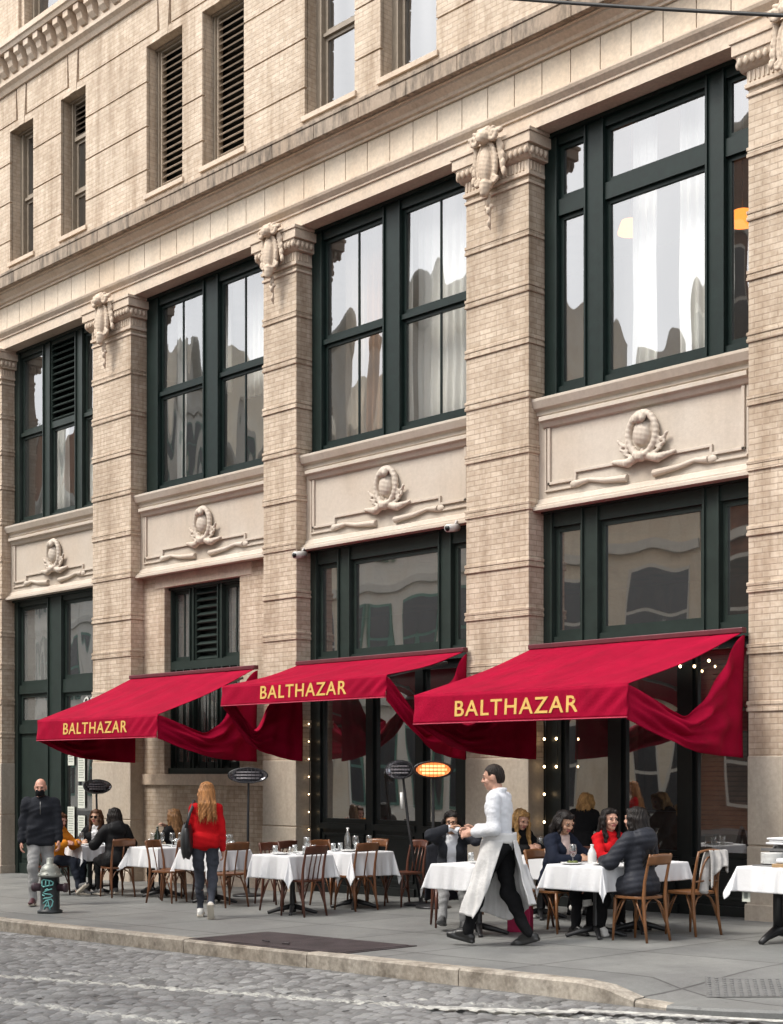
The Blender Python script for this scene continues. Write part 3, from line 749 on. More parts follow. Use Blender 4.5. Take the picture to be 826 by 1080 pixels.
# cobbled road
def cobble_mat():
    m, nt, out = _new('cobbles')
    b = nd(nt, 'ShaderNodeBsdfPrincipled', Roughness=.5); b.inputs['Specular IOR Level'].default_value = .5
    p = pos(nt); at = nd(nt, 'ShaderNodeAttribute', attribute_name='tone')
    n2 = noise(nt, p, 30., 4, .65); n1 = noise(nt, p, 1.2, 4, .6)
    col = mixc(nt, at.outputs['Fac'], (.15, .148, .142), (.42, .415, .40))
    col = mixc(nt, .5, col, mixc(nt, ramp(nt, n2, .3, .7), (.5, .5, .5), (1, 1, 1)), 'MULTIPLY')
    col = mixc(nt, ramp(nt, n1, .35, .7), mixc(nt, .6, col, (.62, .62, .66), 'MULTIPLY'), col)
    # worn white paint of the parking line and the crossing (real markings on the stones)
    s_ = nd(nt, 'ShaderNodeSeparateXYZ'); nt.links.new(p, s_.inputs[0])
    nw = noise(nt, p, 7., 5, .7, (1., 2.2, 1)); 
    total = None
    for (y0, wd, k, th) in ((-7.12, .10, .31, .44), (-8.66, .09, .12, .5), (-6.72, .07, .28, .56)):
        # line: y = y0 + k*(x-3.5)
        ma = nd(nt, 'ShaderNodeMath', operation='MULTIPLY_ADD'); nt.links.new(s_.outputs[0], ma.inputs[0]); ma.inputs[1].default_value = -k; ma.inputs[2].default_value = -y0 + 3.5 * k
        su = nd(nt, 'ShaderNodeMath', operation='ADD'); nt.links.new(ma.outputs[0], su.inputs[0]); nt.links.new(s_.outputs[1], su.inputs[1])
        ab = nd(nt, 'ShaderNodeMath', operation='ABSOLUTE'); nt.links.new(su.outputs[0], ab.inputs[0])
        a = ramp(nt, ab.outputs[0], wd * .8, wd, (1, 1, 1), (0, 0, 0)); bq = ramp(nt, nw, th - .05, th + .11)
        mu = nd(nt, 'ShaderNodeMath', operation='MULTIPLY'); nt.links.new(a, mu.inputs[0]); nt.links.new(bq, mu.inputs[1])
        if total is None: total = mu.outputs[0]
        else:
            mx = nd(nt, 'ShaderNodeMath', operation='MAXIMUM'); nt.links.new(total, mx.inputs[0]); nt.links.new(mu.outputs[0], mx.inputs[1]); total = mx.outputs[0]
    col = mixc(nt, total, col, (.55, .54, .49))
    nt.links.new(col, b.inputs['Base Color'])
    bp = nd(nt, 'ShaderNodeBump', Strength=.35, Distance=.01); nt.links.new(n2, bp.inputs['Height']); nt.links.new(bp.outputs[0], b.inputs['Normal'])
    rr = nd(nt, 'ShaderNodeMath', operation='MULTIPLY_ADD'); nt.links.new(n1, rr.inputs[0]); rr.inputs[1].default_value = .4; rr.inputs[2].default_value = .32
    nt.links.new(rr.outputs[0], b.inputs['Roughness'])
    nt.links.new(b.outputs[0], out.inputs[0]); return m
COB = cobble_mat()
cb = MB(); tones = []; R_ = random.Random(11)
x = -10.
while x < 8.6:
    wdt = R_.uniform(.085, .115); y = KY - .012 - R_.uniform(0, .1)
    while y > -11.:
        L = R_.uniform(.14, .22); y1 = y - L
        h = R_.uniform(-.003, .003); tone = min(1, max(0, R_.gauss(.5, .22))); tx, ty = R_.uniform(-.016, .016), R_.uniform(-.01, .01)
        nx_, ny_ = 4, 4; o = len(cb.v)
        for j in range(ny_ + 1):
            for i in range(nx_ + 1):
                u, v = i / nx_, j / ny_; U, V = abs(2 * u - 1), abs(2 * v - 1)
                sx = .5 + (u - .5) * (1 - .10 * V ** 4); sy = .5 + (v - .5) * (1 - .06 * U ** 4)
                px, py = x + .004 + sx * (wdt - .008), y - .004 - sy * (L - .008)
                d = -.016 * (U ** 10 + V ** 12) + R_.uniform(-.0025, .0025) + h + tx * (u - .5) + ty * (v - .5)
                cb.v.append((px, py, zroad(px, py) + .012 + d))
        for j in range(ny_):
            for i in range(nx_):
                q = o + j * (nx_ + 1) + i; cb.f.append((q, q + nx_ + 1, q + nx_ + 2, q + 1)); cb.m.append(0); cb.s.append(True); tones.append(tone)
        y = y1
    x += wdt
nb = len(cb.f)
cb.grid(lambda u, v: (-10.2 + u * 19., KY - .0 - v * 5.5, zroad(-10.2 + u * 19., KY - v * 5.5) + .0), 40, 14)
tones += [.12] * (len(cb.f) - nb)
road = cb.build('road', COB); tag(road, kind='structure')
at_ = road.data.attributes.new('tone', 'FLOAT', 'FACE'); at_.data.foreach_set('value', tones)
# ground sheet to the horizon (asphalt of the surrounding streets)
g = MB(); g.add([(-400, -400, gz(-25) - .20), (400, -400, gz(5) - .20 - .0), (400, 400, gz(5) - .20), (-400, 400, gz(-25) - .20)], [(0, 1, 2, 3)])
g.v = [(a, b, -.62) for a, b, c in g.v]
tag(g.build('ground', ASPH), kind='structure')
sh = MB()
sh.grid(lambda u, v: (-30 + u * 60., -16. + v * 5.02, gz(-30 + u * 60) - .125), 30, 4)
sh.grid(lambda u, v: (8.78 + u * 22., -10.98 + v * 41., gz(8.78 + u * 22) - .125 - .004), 10, 8)
sh.grid(lambda u, v: (-30 + u * 19.85, -10.98 + v * 5.35, gz(-30 + u * 19.85) - .125), 10, 3)
tag(sh.build('street_asphalt', ASPH), kind='structure')
fs_ = MB(); fs_.box(-75, 9, -18.4, -16, -.6, -.02); tag(fs_.build('opposite_pavement', SIDE), kind='structure')
# crossing stripe and stop line at the corner
PAINT = pm('road_paint', (.52, .51, .47), .7, .55, 14., world=True)
cw = MB()
def strip(p0, p1, w0, z):
    a, b = Vector((*p0, 0)), Vector((*p1, 0)); t = (b - a).normalized(); n = Vector((-t.y, t.x, 0)) * w0 / 2; k = 12
    cw.grid(lambda u, v: tuple(Vector((*(a + (b - a) * u + n * (2 * v - 1)).xy, zroad(0, a.y) + gz(a.x + (b.x - a.x) * u) + z))), k, 1)
strip((4.9, -6.85), (5.9, -6.30), .12, .032); strip((5.75, -6.22), (7.6, -5.50), .10, .034)
tag(cw.build('road_marking', PAINT), kind='structure')

# ---- steel cellar hatch, tactile plate, manhole
RUST = pm('rusty_steel_plate', (.058, .045, .048), .55, .45, 3., .3, 70., metal=.25, world=True)
t = thing('cellar_hatch', 'dark rusty double steel hatch set in the sidewalk by the kerb', 'hatch', (1.15, -5.0, gz(1.15)))
def platemesh(x0, x1, y0, y1, h):
    m = MB(); m.box(x0, x1, y0, y1, .001, h)
    for v_ in range(8): m.v[v_ + len(m.v) - 8] = m.v[v_ + len(m.v) - 8]
    m.v = [(a, b, c + G * a) for a, b, c in m.v]; return m
platemesh(-1.1, -.004, -.46, .46, .012).build('leaf', RUST, t); platemesh(.004, 1.12, -.46, .46, .012).build('leaf', RUST, t)
fm_ = platemesh(-1.16, 1.18, -.52, -.465, .008); 
for a in ((-1.16, 1.18, .465, .52), (-1.16, -1.105, -.465, .465), (1.125, 1.18, -.465, .465)):
    q = platemesh(*a, .008); fm_.add(q.v, q.f)
fm_.build('hatch_frame', RUST, t)
hd = MB().tube([(-.1, -.3, .02), (-.1, -.3, .03), (-.2, -.3, .03)], .01, 6).tube([(.12, -.3, .02), (.12, -.3, .03), (.22, -.3, .032)], .01, 6); hd.build('handle', RUST, t)
TACT = pm('tactile_grey', (.15, .15, .147), .6, .2, 4., world=True)
t = thing('tactile_paving', 'grey tactile paving plate with raised dots at the dropped kerb', 'paving', (0, 0, 0))
tp = MB()
def tz(x, y): return zside(x, y) + .006
tx0, ty0 = 6.05, -4.95; ua = Vector((.80, .60)); ub = Vector((-.60, .80))
tp.grid(lambda u, v: (tx0 + ua.x * u * 1.7 + ub.x * v * .62, ty0 + ua.y * u * 1.7 + ub.y * v * .62, tz(tx0 + ua.x * u * 1.7 + ub.x * v * .62, ty0 + ua.y * u * 1.7 + ub.y * v * .62)), 16, 6, smooth=False)
tp.build('plate', TACT, t)
td = MB()
for i in range(28):
    for j in range(10):
        x_ = tx0 + ua.x * (.03 + i * .06) + ub.x * (.04 + j * .06); y_ = ty0 + ua.y * (.03 + i * .06) + ub.y * (.04 + j * .06)
        td.lathe([(.018, 0), (.014, .005), (0, .006)], (x_, y_, tz(x_, y_)), 7)
tag(td.build('raised_dot', TACT, t), kind='stuff')

# ---- overhead cable
ow_ = MB().tube([(1.3 + 8. * u, -3, 10.22 - 3.27 * u - .25 * u * (1 - u)) for u in [i / 20 for i in range(21)]], .018, 6)
CABLE = pm('black_cable', (.012, .012, .012), .6, .2)
tag(ow_.build('overhead_cable', CABLE), 'thin black cable crossing the top right corner in front of the cornice', 'cable')

# ---- opposite side of the street (seen in the window panes)
OB = [brick_mat('opposite_red_brick', (.26, .12, .075), (.2, .09, .06), (.2, .16, .13)), stone_mat('opposite_limestone', (.72, .65, .53), (.25, .2, .15), .4), brick_mat('opposite_tan_brick', (.55, .40, .28), (.48, .34, .24), (.25, .2, .15)), stone_mat('opposite_white_iron', (.76, .74, .68), (.35, .3, .25), .3)]
OGL = pm('opposite_dark_glass', (.03, .035, .04), .1, .3, 1.)
OTR = pm('opposite_white_trim', (.6, .58, .52), .6, .1)
OGR = pm('opposite_green_iron', (.10, .24, .19), .6, .3, 2.)
spec = [(-75, -60, 15, 1), (-60, -50, 18, 0), (-50, -42, 13.5, 3), (-42, -33, 17.5, 3), (-33, -26, 13.2, 1), (-26, -18, 16.5, 3), (-18, -11, 12.4, 1), (-11, -3, 18, 0), (-3, 6, 14, 2)]
names = ['limestone', 'red brick', 'lower white cast iron', 'taller white iron fronted', 'medium height limestone', 'tallest white iron fronted', 'low limestone', 'tall red brick', 'tan brick corner']
for (x0, x1, h, mi), nm in zip(spec, names):
    t = thing('opposite_building', nm + ' building across the street, seen mirrored in the windows', 'building', (0, 0, 0))
    y = -18.4; m = MB(); m.box(x0 + .05, x1 - .05, y - 8, y, -1, h); wl = m.build('wall', OB[mi], t)
    k = MB(); k.profx([(y, h - .5), (y + .3, h - .3), (y + .5, h), (y + .5, h + .2), (y, h + .2)], x0 + .05, x1 - .05)
    k.box(x0 + .1, x1 - .1, y, y + .25, 3.9, 4.3)
    for zz in range(7, int(h) - 1, 4): k.box(x0 + .1, x1 - .1, y, y + .15, zz + .9, zz + 1.15)
    k.build('cornice', OGR if mi == 2 else OTR, t)
    n = int((x1 - x0) / 2.4); fl = int((h - 5) / 4.); wp = (x1 - x0) / n
    for f_ in range(fl + 1):
        z0 = 4.9 + 4 * (f_ - 1) if f_ else .6
        for i in range(n):
            cx = x0 + (i + .5) * wp
            fr_ = MB().box(cx - .75, cx + .75, y - .02, y + .07, z0, z0 + 2.6); o = fr_.build('window', OTR if mi != 3 else OGR, t)
            MB().box(cx - .65, cx + .65, y + .05, y + .08, z0 + .1, z0 + 1.25).box(cx - .65, cx + .65, y + .05, y + .08, z0 + 1.35, z0 + 2.5).build('pane', OGL, o)
# ------------------------------------------------------------------ awnings
CLOTHR = pm('crimson_awning_cloth', (.29, .0013, .024), .85, .22, 2.2, .3, 60., spec=.1, stretch=(1, 1, .6))
GOLD = pm('gold_lettering', (.66, .42, .11), .6, .12, 8.)
METAL = pm('grey_metal', (.22, .22, .22), .4, .2, 8., metal=.6)
def interp(pts, u):
    for (a, pa), (b, pb) in zip(pts[:-1], pts[1:]):
        if u <= b: t = (u - a) / max(b - a, 1e-6); return pa + (pb - pa) * t
    return pts[-1][1]
def awning(x0, x1, p, zw, zf, zv, label, tx, ty, tw, th, right_drop=1.):
    t = thing('awning', label, 'awning', ((x0 + x1) / 2, 0, zw), group=None)
    ox, oz = (x0 + x1) / 2, zw; W = x1 - x0
    L = lambda x, y, z: (x - ox, y, z - oz)
    def can(u, v):
        x = x0 + u * W; y = -.09 - v * (p - .09); z = zw + (zf - zw) * v
        z -= .035 * math.sin(PI * v) * (1 + .25 * math.sin(u * 9)) + .012 * math.sin(PI * u) * v + .007 * math.sin(u * 31 + v * 5) * math.sin(PI * v) + .006 * math.exp(-((u * W / .8) % 1. - .5) ** 2 * 900)
        return L(x, y, z)
    MB().grid(can, 160, 24).build('canopy', CLOTHR, t, solid=.008)
    def val(u, v):
        x = x0 - .015 + u * (W + .03); z = zf + .0 + (zv - zf) * v
        fold = .020 * math.sin(26 * (u * W) + 3.2 * v * 3) * max(0, (u - .68) / .32) * math.sin(PI * v) + .012 * math.sin(14 * u * W + 4 * v) * max(0, (.2 - u) / .2) * math.sin(PI * min(v, 1))
        return L(x, -p - .012 - .02 * v + fold - .003 * math.sin(u * 17), z + .012 * math.sin(PI * u) * (1 - v) * -1)
    vl = MB().grid(val, 90, 10).build('valance', CLOTHR, t, solid=.006)
    hem = MB().tube([Vector(val(i / 30, 1.0)) for i in range(31)], .008, 6); hem.build('hem', pm('hem_cloth', (.44, .03, .07), .7, .1), t)
    MB().tube([L(x0 + .02, -p + .05, zf - .05), L(x1 - .02, -p + .05, zf - .05)], .026, 10).build('front_bar', METAL, t)
    mb = MB().box(-W / 2 - .03, W / 2 + .03, -.13, -.035, -.005, .06); mb.build('mounting_box', pm('maroon_box', (.10, .012, .02), .5, .2), t, .01)
    for sg, xs in ((-1, x0), (1, x1)):      # sagging side curtains
        ph = 1.3 if sg > 0 else .2
        dq = zf - 2.32; top = [(0, zf), (.22, zf - dq * .5), (.44, zf - dq), (.60, zf - dq * .35), (.80, zw - .36), (.95, zw - .03), (1, zw - .02)]
        ez = zv - 1.90; bot = [(0, zv - .0), (.12, zv - .29 * ez), (.3, zv - .60 * ez), (.5, zv - .82 * ez), (.8, zv - .96 * ez), (1, zv - ez)]
        def cur(u, v):
            zt = sum(interp(top, min(1, max(0, u + d))) for d in (-.03, 0, .03)) / 3; zb = sum(interp(bot, min(1, max(0, u + d))) for d in (-.06, 0, .06)) / 3
            y = -p + u * (p - .03); z = zt + (zb - zt) * v
            bul = .12 * math.sin(PI * u) * math.sin(PI * (.25 + .6 * v)) + .045 * math.sin(11 * v + 7 * u + ph) * math.sin(PI * u) + .028 * math.sin(23 * v - 9 * u) * u * (1 - u) * 4 + .02 * math.sin(34 * u + 3 * v) * u
            return L(xs + sg * bul - sg * .012, y, z)
        MB().grid(cur, 44, 30).build('side_curtain', CLOTHR, t, solid=.006)
        xa = xs - sg * .35
        a = MB().tube([L(xa, -.05, zw - .12), L(xa - sg * .45, -p * .5, (zw + zf) / 2 - .13)], .02, 8).tube([L(xa - sg * .45, -p * .5, (zw + zf) / 2 - .13), L(xa, -p + .03, zf - .04)], .017, 8)
        a.ell(L(xa - sg * .45, -p * .5, (zw + zf) / 2 - .13), (.035, .035, .035), 8, 6); a.build('folding_arm', METAL, t)
    lt = text_mesh('BALTHAZAR', th * 1.28, GOLD, 'lettering', t, L(tx, -p - .032, ty + .022), (PI / 2, 0, 0), .003, th * .012, 1.14, tw)
    lt.rotation_euler = (PI / 2 - .05, 0, 0)
    return t
awning(-.12, 3.07, 2.15, 3.32, 2.66, 2.31, 'crimson awning nearest the camera, over the table with the woman in red', 1.48, 2.365, 1.86, .2)
awning(-4.85, -1.34, 1.5, 3.36, 2.99, 2.70, 'shorter crimson awning in the middle, over the empty tables and dark shopfront', -3.03, 2.75, 1.84, .2)
awning(-9.42, -5.93, 1.9, 3.36, 2.60, 2.26, 'crimson awning farthest left, over the louvred window and seated diners', -7.67, 2.33, 1.86, .2)

# ------------------------------------------------------------------ chairs and tables
WDK = pm('mahogany_wood', (.085, .026, .013), .35, .35, 5., stretch=(1, 1, .25))
WMD = pm('walnut_bentwood', (.16, .062, .024), .35, .35, 5., stretch=(1, 1, .25))
WLT = pm('honey_bentwood', (.19, .080, .029), .35, .3, 5., stretch=(1, 1, .25))
REDSEAT = pm('red_seat_pad', (.30, .01, .012), .5, .2)
def make_chair(wood, label, slats=3, pad=None, hoop=False):
    t = thing('cafe_chair', label, 'chair')
    s = MB(); prof = []
    for i in range(28):
        a = 2 * PI * i / 28; c, q = math.cos(a), math.sin(a)
        e = .55; prof.append((.205 * (abs(c) ** e) * (1 if c > 0 else -1) * (1 + .07 * q), .20 * (abs(q) ** e) * (1 if q > 0 else -1)))
    n = len(prof); vs = [(x, y, .425) for x, y in prof] + [(x, y, .452) for x, y in prof] + [(x * .86, y * .86, .447) for x, y in prof]
    fs = [(i, (i + 1) % n, n + (i + 1) % n, n + i) for i in range(n)] + [(n + i, n + (i + 1) % n, 2 * n + (i + 1) % n, 2 * n + i) for i in range(n)] + [tuple(range(n))[::-1], tuple(range(2 * n, 3 * n))]
    s.add(vs, fs); s.build('seat', pad or wood, t, .004)
    for sx in (-1, 1):
        MB().tube([(sx * .165, .165, .43), (sx * .17, .175, .25), (sx * .178, .19, 0)], [.019, .016, .012], 8).build('leg', wood, t)
        MB().tube([(sx * .185, -.24, 0), (sx * .175, -.205, .2), (sx * .17, -.185, .44), (sx * .17, -.20, .6), (sx * .168, -.235, .76), (sx * .165, -.262, .87)], [.013, .017, .019, .016, .014, .012], 8).build('back_post', wood, t)
        b = MB()
        b.tube([(sx * .168, .172, .2), (sx * .15, .165, .3), (sx * .10, .155, .385), (sx * .03, .15, .42)], .009, 6); b.tube([(sx * .172, -.198, .2), (sx * .15, -.185, .3), (sx * .10, -.175, .385), (sx * .03, -.17, .42)], .009, 6)
        b.tube([(sx * .174, .17, .16), (sx * .17, .10, .32), (sx * .16, .05, .42)], .009, 6).tube([(sx * .176, -.2, .16), (sx * .17, -.13, .32), (sx * .16, -.08, .42)], .009, 6)
        b.build('brace', wood, t)
    if hoop:
        MB().tube([(.165 * math.cos(a), -.262 + .03 * math.sin(a) * -.3, .85 + .03 * math.sin(a)) for a in [PI * i / 12 for i in range(13)]], .014, 8).build('top_rail', wood, t)
        MB().tube([(.11 * math.cos(a), -.2 - .05 * max(0, math.sin(a)), .47 + .34 * math.sin(a)) for a in [PI * i / 16 for i in range(17)]], .011, 8).build('inner_hoop', wood, t)
        MB().tube([(-.16, -.21, .56), (0, -.225, .57), (.16, -.21, .56)], .010, 6).build('cross_rail', wood, t)
    else:
        def rail(u, v):
            x = -.18 + .36 * u; return (x, -.262 - .035 * math.cos((u - .5) * PI) + .012 * (1 - v) * 2, .765 + .095 * v + .012 * math.sin(PI * u) * v)
        MB().grid(rail, 16, 4).build('top_rail', wood, t, solid=.02)
    for k in range(slats):
        x = (k - (slats - 1) / 2) * .075
        MB().tube([(x, -.185, .44), (x, -.215, .6), (x, -.268, .79)], .012, 6, flat=(1., .5)).build('slat', wood, t)
    return t
TBL = pm('black_cast_iron', (.012, .012, .013), .45, .2, 6.)
TOPW = pm('table_top_wood', (.10, .05, .03), .5, .3)
def make_table(label, ax=.35, ay=.35):
    t = thing('bistro_table', label, 'table')
    MB().box(-ax, ax, -ay, ay, .705, .735).build('tabletop', TOPW, t, .006)
    MB().lathe([(.05, .06), (.035, .12), (.032, .60), (.06, .66), (.14, .70), (.14, .705)], n=14).build('column', TBL, t)
    b = MB()
    for k in range(4):
        a = PI / 4 + k * PI / 2; c, s = math.cos(a), math.sin(a)
        b.tube([(c * .03, s * .03, .09), (c * .16, s * .16, .06), (c * .29, s * .29, .02), (c * .31, s * .31, .012)], [.035, .028, .022, .024], 8)
    b.build('base', TBL, t); return t
LINEN = pm('white_linen', (.64, .64, .65), .85, .04, 4., .15, 30.)
def cloth(x, y, label, ax=.35, ay=.35, ov=.29, seed=0, rz=0., skew=0.):
    r = random.Random(seed); ph = [r.uniform(0, 6.28) for _ in range(8)]
    o_ = thing('x', '', '', (0, 0, 0)); bpy.data.objects.remove(o_)
    N = 96; HX_, HY_ = ax + ov, ay + ov
    def fn(u, v):
        cx, cy = (2 * u - 1) * HX_, (2 * v - 1) * HY_
        dx, dy = max(abs(cx) - ax, 0), max(abs(cy) - ay, 0)
        sx, sy = (1 if cx >= 0 else -1), (1 if cy >= 0 else -1)
        px, py = min(abs(cx), ax) * sx, min(abs(cy), ay) * sy
        rr = math.hypot(dx, dy)
        if rr < 1e-6: return (px, py, .742 + .002 * math.sin(9 * cx + ph[0]) * math.sin(8 * cy + ph[1]) + .0035 * math.exp(-(cx / .012) ** 2) + .0035 * math.exp(-(cy / .012) ** 2))
        phi = math.atan2(dy, dx); diag = math.sin(2 * phi)
        tilt = .10 + .32 * diag * (.75 + .25 * math.sin(ph[2] + sx + 2 * sy))
        along = cy if dx > dy else cx
        tilt += .10 * math.sin(9 * along + ph[3] + sx) * (1 - diag) + .07 * math.sin(21 * along + ph[4] + sy) * (1 - diag) + .05 * math.sin(43 * along + ph[5]) * (1 - diag) + .12 * math.sin(6 * phi + ph[6]) * diag
        out = min(rr, .02) * .5 + max(rr - .02, 0) * math.sin(max(tilt, .01)) ; dn = max(rr - .012, 0) * math.cos(tilt)
        ux, uy = (dx / rr) * sx, (dy / rr) * sy
        return (px + ux * out, py + uy * out, .741 - dn)
    m = MB().grid(fn, N, N).build('tablecloth', LINEN, None, solid=.003, loc=(x, y, gz(x)))
    m.rotation_euler = (0, 0, rz)
    return tag(m, label, 'tablecloth')
tb = make_table('bistro table under the white cloth between the woman in sunglasses and the black coat')
TABLES = [  # x, y, table label, cloth label, rz
    (-7.5, -2.1, None, 'white tablecloth in front of the woman in sunglasses', .0, .24),
    (-5.72, -1.95, 'bistro table under the white cloth right of the black coat', 'white tablecloth directly right of the person in the black coat', .03, .30),
    (-4.1, -2.2, 'bistro table behind the walking woman in the red sweater', 'white tablecloth partly hidden behind the walking woman in red', -.03, .29),
    (-1.78, -2.7, 'front bistro table of the pair of empty tables in the middle', 'white tablecloth on the front one of the two empty middle tables', .02, .30),
    (-1.85, -1.6, 'rear bistro table of the pair of empty tables by the dark shopfront', 'white tablecloth on the rear empty table, its tip pointing at the shopfront', -.02, .32),
    (1.95, -3.22, 'bistro table left of the waiter', 'white tablecloth left of the waiter with a long corner hanging', .04, .27),
    (1.1, -1.3, 'bistro table behind the waiter, used by the blonde diner', 'white tablecloth seen behind the waiter', .0, .27),
    (3.05, -2.64, 'bistro table with the wine glasses, nearest the padded coat', 'white tablecloth under the wine glass and plates beside the padded coat', .02, .26),
    (3.05, -1.92, 'bistro table in front of the woman in the red top', 'white tablecloth in front of the seated woman in the red top', -.02, .2)]
for i, (x, y, lb, cl, rz, ov) in enumerate(TABLES):
    if i == 0: tb.location = (x, y, gz(x)); tb.rotation_euler = (0, 0, rz)
    else: dup(tb, (x, y, gz(x)), rz, lb, None)
    cloth(x, y, cl, ov=ov, seed=i, rz=rz)
for o in list(COL.objects):
    if o.get('category') == 'table': o['group'] = 'bistro tables along the terrace'
    if o.get('category') == 'tablecloth': o['group'] = 'white tablecloths'
CG = 'cafe chairs around the tables'
chA = make_chair(WDK, 'dark slatted cafe chair at the front empty table, back to the camera', 3)
chB = make_chair(WMD, 'brown cafe chair at the rear empty table with an open back', 1)
chC = make_chair(WLT, 'honey brown cafe chair under the woman in the padded coat', 0)
chD = make_chair(WLT, 'honey bentwood hoop back chair with a pale coat over it', 0, hoop=True)
chE = make_chair(WDK, 'dark red cafe chair with a red seat left of the waiter', 3, pad=REDSEAT)
def put(c, x, y, h, label=None, first=False):
    """h = heading the sitter faces, degrees (0 = +x)"""
    if first: c.location = (x, y, gz(x)); c.rotation_euler = (0, 0, rad(h - 90)); c['group'] = CG; return c
    return dup(c, (x, y, gz(x)), rad(h - 90), label, CG)
put(chA, -1.44, -2.82, 183, first=True)
put(chB, -1.62, -1.80, 178, first=True)
put(chC, 3.60, -2.64, 180, first=True)
put(chD, 3.62, -1.80, 172, first=True)
put(chE, 1.02, -2.72, -38, first=True)
put(chA, -2.28, -2.45, 5, 'dark cafe chair on the left of the front empty table')
put(chB, -2.42, -1.5, 0, 'brown cafe chair on the left of the rear empty table')
put(chA, -1.6, -.95, -95, 'dark cafe chair behind the rear empty table, against the shopfront')
put(chB, -2.35, -.95, -80, 'brown cafe chair standing beside the granite pier by the middle shopfront')
put(chB, -3.42, -2.5, 178, 'brown cafe chair between the front empty table and the walking woman')
put(chA, -3.35, -1.75, 185, 'dark cafe chair with its back to the oval heater stand')
put(chB, -4.72, -2.55, 20, 'brown cafe chair just left of the walking woman in red')
put(chA, -4.65, -1.85, -5, 'dark cafe chair behind the walking woman, facing the glasses')
put(chB, -5.05, -2.15, 178, 'brown cafe chair right of the cloth beside the black coat, facing left')
put(chB, -6.35, -2.35, 172, 'brown cafe chair under the person in the black coat')
put(chA, -6.12, -1.40, 200, 'dark cafe chair under the woman with light brown hair')
put(chA, -7.72, -1.68, -60, 'dark cafe chair under the woman in sunglasses')
put(chA, -7.46, -2.78, 25, 'dark cafe chair under the person in the orange jacket')
put(chC, 2.36, -2.5, 2, 'honey brown cafe chair under the woman in the navy blazer')
put(chA, 2.36, -1.72, -8, 'dark cafe chair under the woman in the red top')
put(chB, .48, -1.2, -8, 'brown cafe chair under the blonde diner behind the waiter')
put(chA, 1.95, -2.35, 230, 'dark cafe chair right behind the waiter')

# pale coat hanging over the back of the hoop chair
COAT = pm('pale_grey_coat', (.46, .44, .42), .9, .3, 9., .3, 14.)
def coatf(u, v):
    w = (u - .5); s = (v - .5) * 2           # across the rail, over it front to back
    y = -.265 + (.045 * s) + .03 * math.sin(7 * u + 3 * v) * abs(s); z = .875 - abs(s) ** 1.4 * (.30 + .14 * math.sin(3.3 * u + (1 if s > 0 else 2.5)))
    return (.07 + w * .26 + .03 * math.sin(5 * v), y + (.02 if s > 0 else -.02) * (1 + .8 * math.sin(19 * u)), z)
o = MB().grid(coatf, 24, 30).build('hanging_coat', COAT, None, solid=.016, loc=chD.location); o.rotation_euler = chD.rotation_euler
tag(o, 'pale grey coat hung over the hoop back chair', 'coat')
DCOAT = pm('charcoal_coat', (.016, .017, .022), .8, .4, 9., .4, 14.)
def coat2(u, v):
    w = (u - .5); s = (v - .5) * 2
    return (w * .46, -.27 + .06 * s + .04 * math.sin(6 * u + 4 * v) * abs(s) - .10 * max(-s, 0), .895 - abs(s) ** 1.3 * (.62 if s < 0 else .4) + .02 * math.sin(11 * u))
o = MB().grid(coat2, 24, 30).build('hanging_coat', DCOAT, None, solid=.03, loc=chE.location); o.rotation_euler = chE.rotation_euler
tag(o, 'dark charcoal coat draped over the red seated chair', 'coat')

# ------------------------------------------------------------------ things on the tables
CLEAR = glass_mat('drinking_glass', .0, 2., .10, (.93, .95, .95), .10)
WINE = pm('red_wine', (.12, .004, .012), .15, .2)
CHINA = pm('white_china', (.78, .78, .76), .25, .04)
SILV = pm('steel_cutlery', (.5, .5, .5), .25, .1, metal=1.)
def wineglass(x, y, label, wine=False, group='wine glasses on the tables'):
    t = thing('wine_glass', label, 'glass', (x, y, gz(x) + .744), group=group)
    MB().lathe([(.012, .075), (.034, .10), (.041, .14), (.036, .19), (.033, .205)], n=16).build('bowl', CLEAR, t)
    MB().lathe([(.034, 0), (.032, .004), (.006, .012), (.005, .075)], n=14).build('stem', CLEAR, t)
    if wine: MB().lathe([(.0, .078), (.012, .079), (.032, .102), (.037, .135), (0, .135)], n=16).build('wine', WINE, t)
def tumbler(x, y, label, h=.11, group='tumblers on the tables'):
    o = MB().lathe([(0, .004), (.028, 0), (.034, h), (.031, h), (.026, .01), (0, .01)], n=16).build('tumbler', CLEAR, None, loc=(x, y, gz(x) + .744)); return tag(o, label, 'glass', group)
def plate(x, y, label, r=.12, food=None, group='plates on the tables'):
    t = thing('plate', label, 'plate', (x, y, gz(x) + .744), group=group)
    MB().lathe([(0, .006), (r * .6, .006), (r * .7, .008), (r, .02), (r, .024), (r * .68, .014), (0, .012)], n=24).build('dish', CHINA, t)
    if food:
        m = MB(); q = random.Random(int(x * 100))
        for _ in range(9): m.ell((q.uniform(-.05, .05), q.uniform(-.05, .05), .025), (q.uniform(.012, .03), q.uniform(.012, .025), q.uniform(.01, .02)), 8, 5)
        m.build('food', food, t)
def shaker(x, y, label, mat=CHINA):
    t = thing('salt_shaker', label, 'shaker', (x, y, gz(x) + .744), group='salt shakers on the tables')
    MB().lathe([(.02, 0), (.022, .04), (.016, .065)], n=12).build('body', CLEAR, t); MB().lathe([(.017, .065), (.017, .078), (.008, .088), (0, .09)], n=12).build('cap', SILV, t)
def carafe(x, y, label, h=.26, capm=CHINA, body=None):
    t = thing('bottle', label, 'bottle', (x, y, gz(x) + .744))
    MB().lathe([(0, .0), (.042, .0), (.044, .02), (.044, h * .55), (.03, h * .72), (.016, h * .82), (.016, h * .95)], n=18).build('body', body or CLEAR, t)
    MB().lathe([(.018, h * .93), (.019, h), (0, h)], n=14).build('cap', capm, t)
BAGB_ = pm('dark_bottle_glass', (.012, .02, .012), .15, .1)
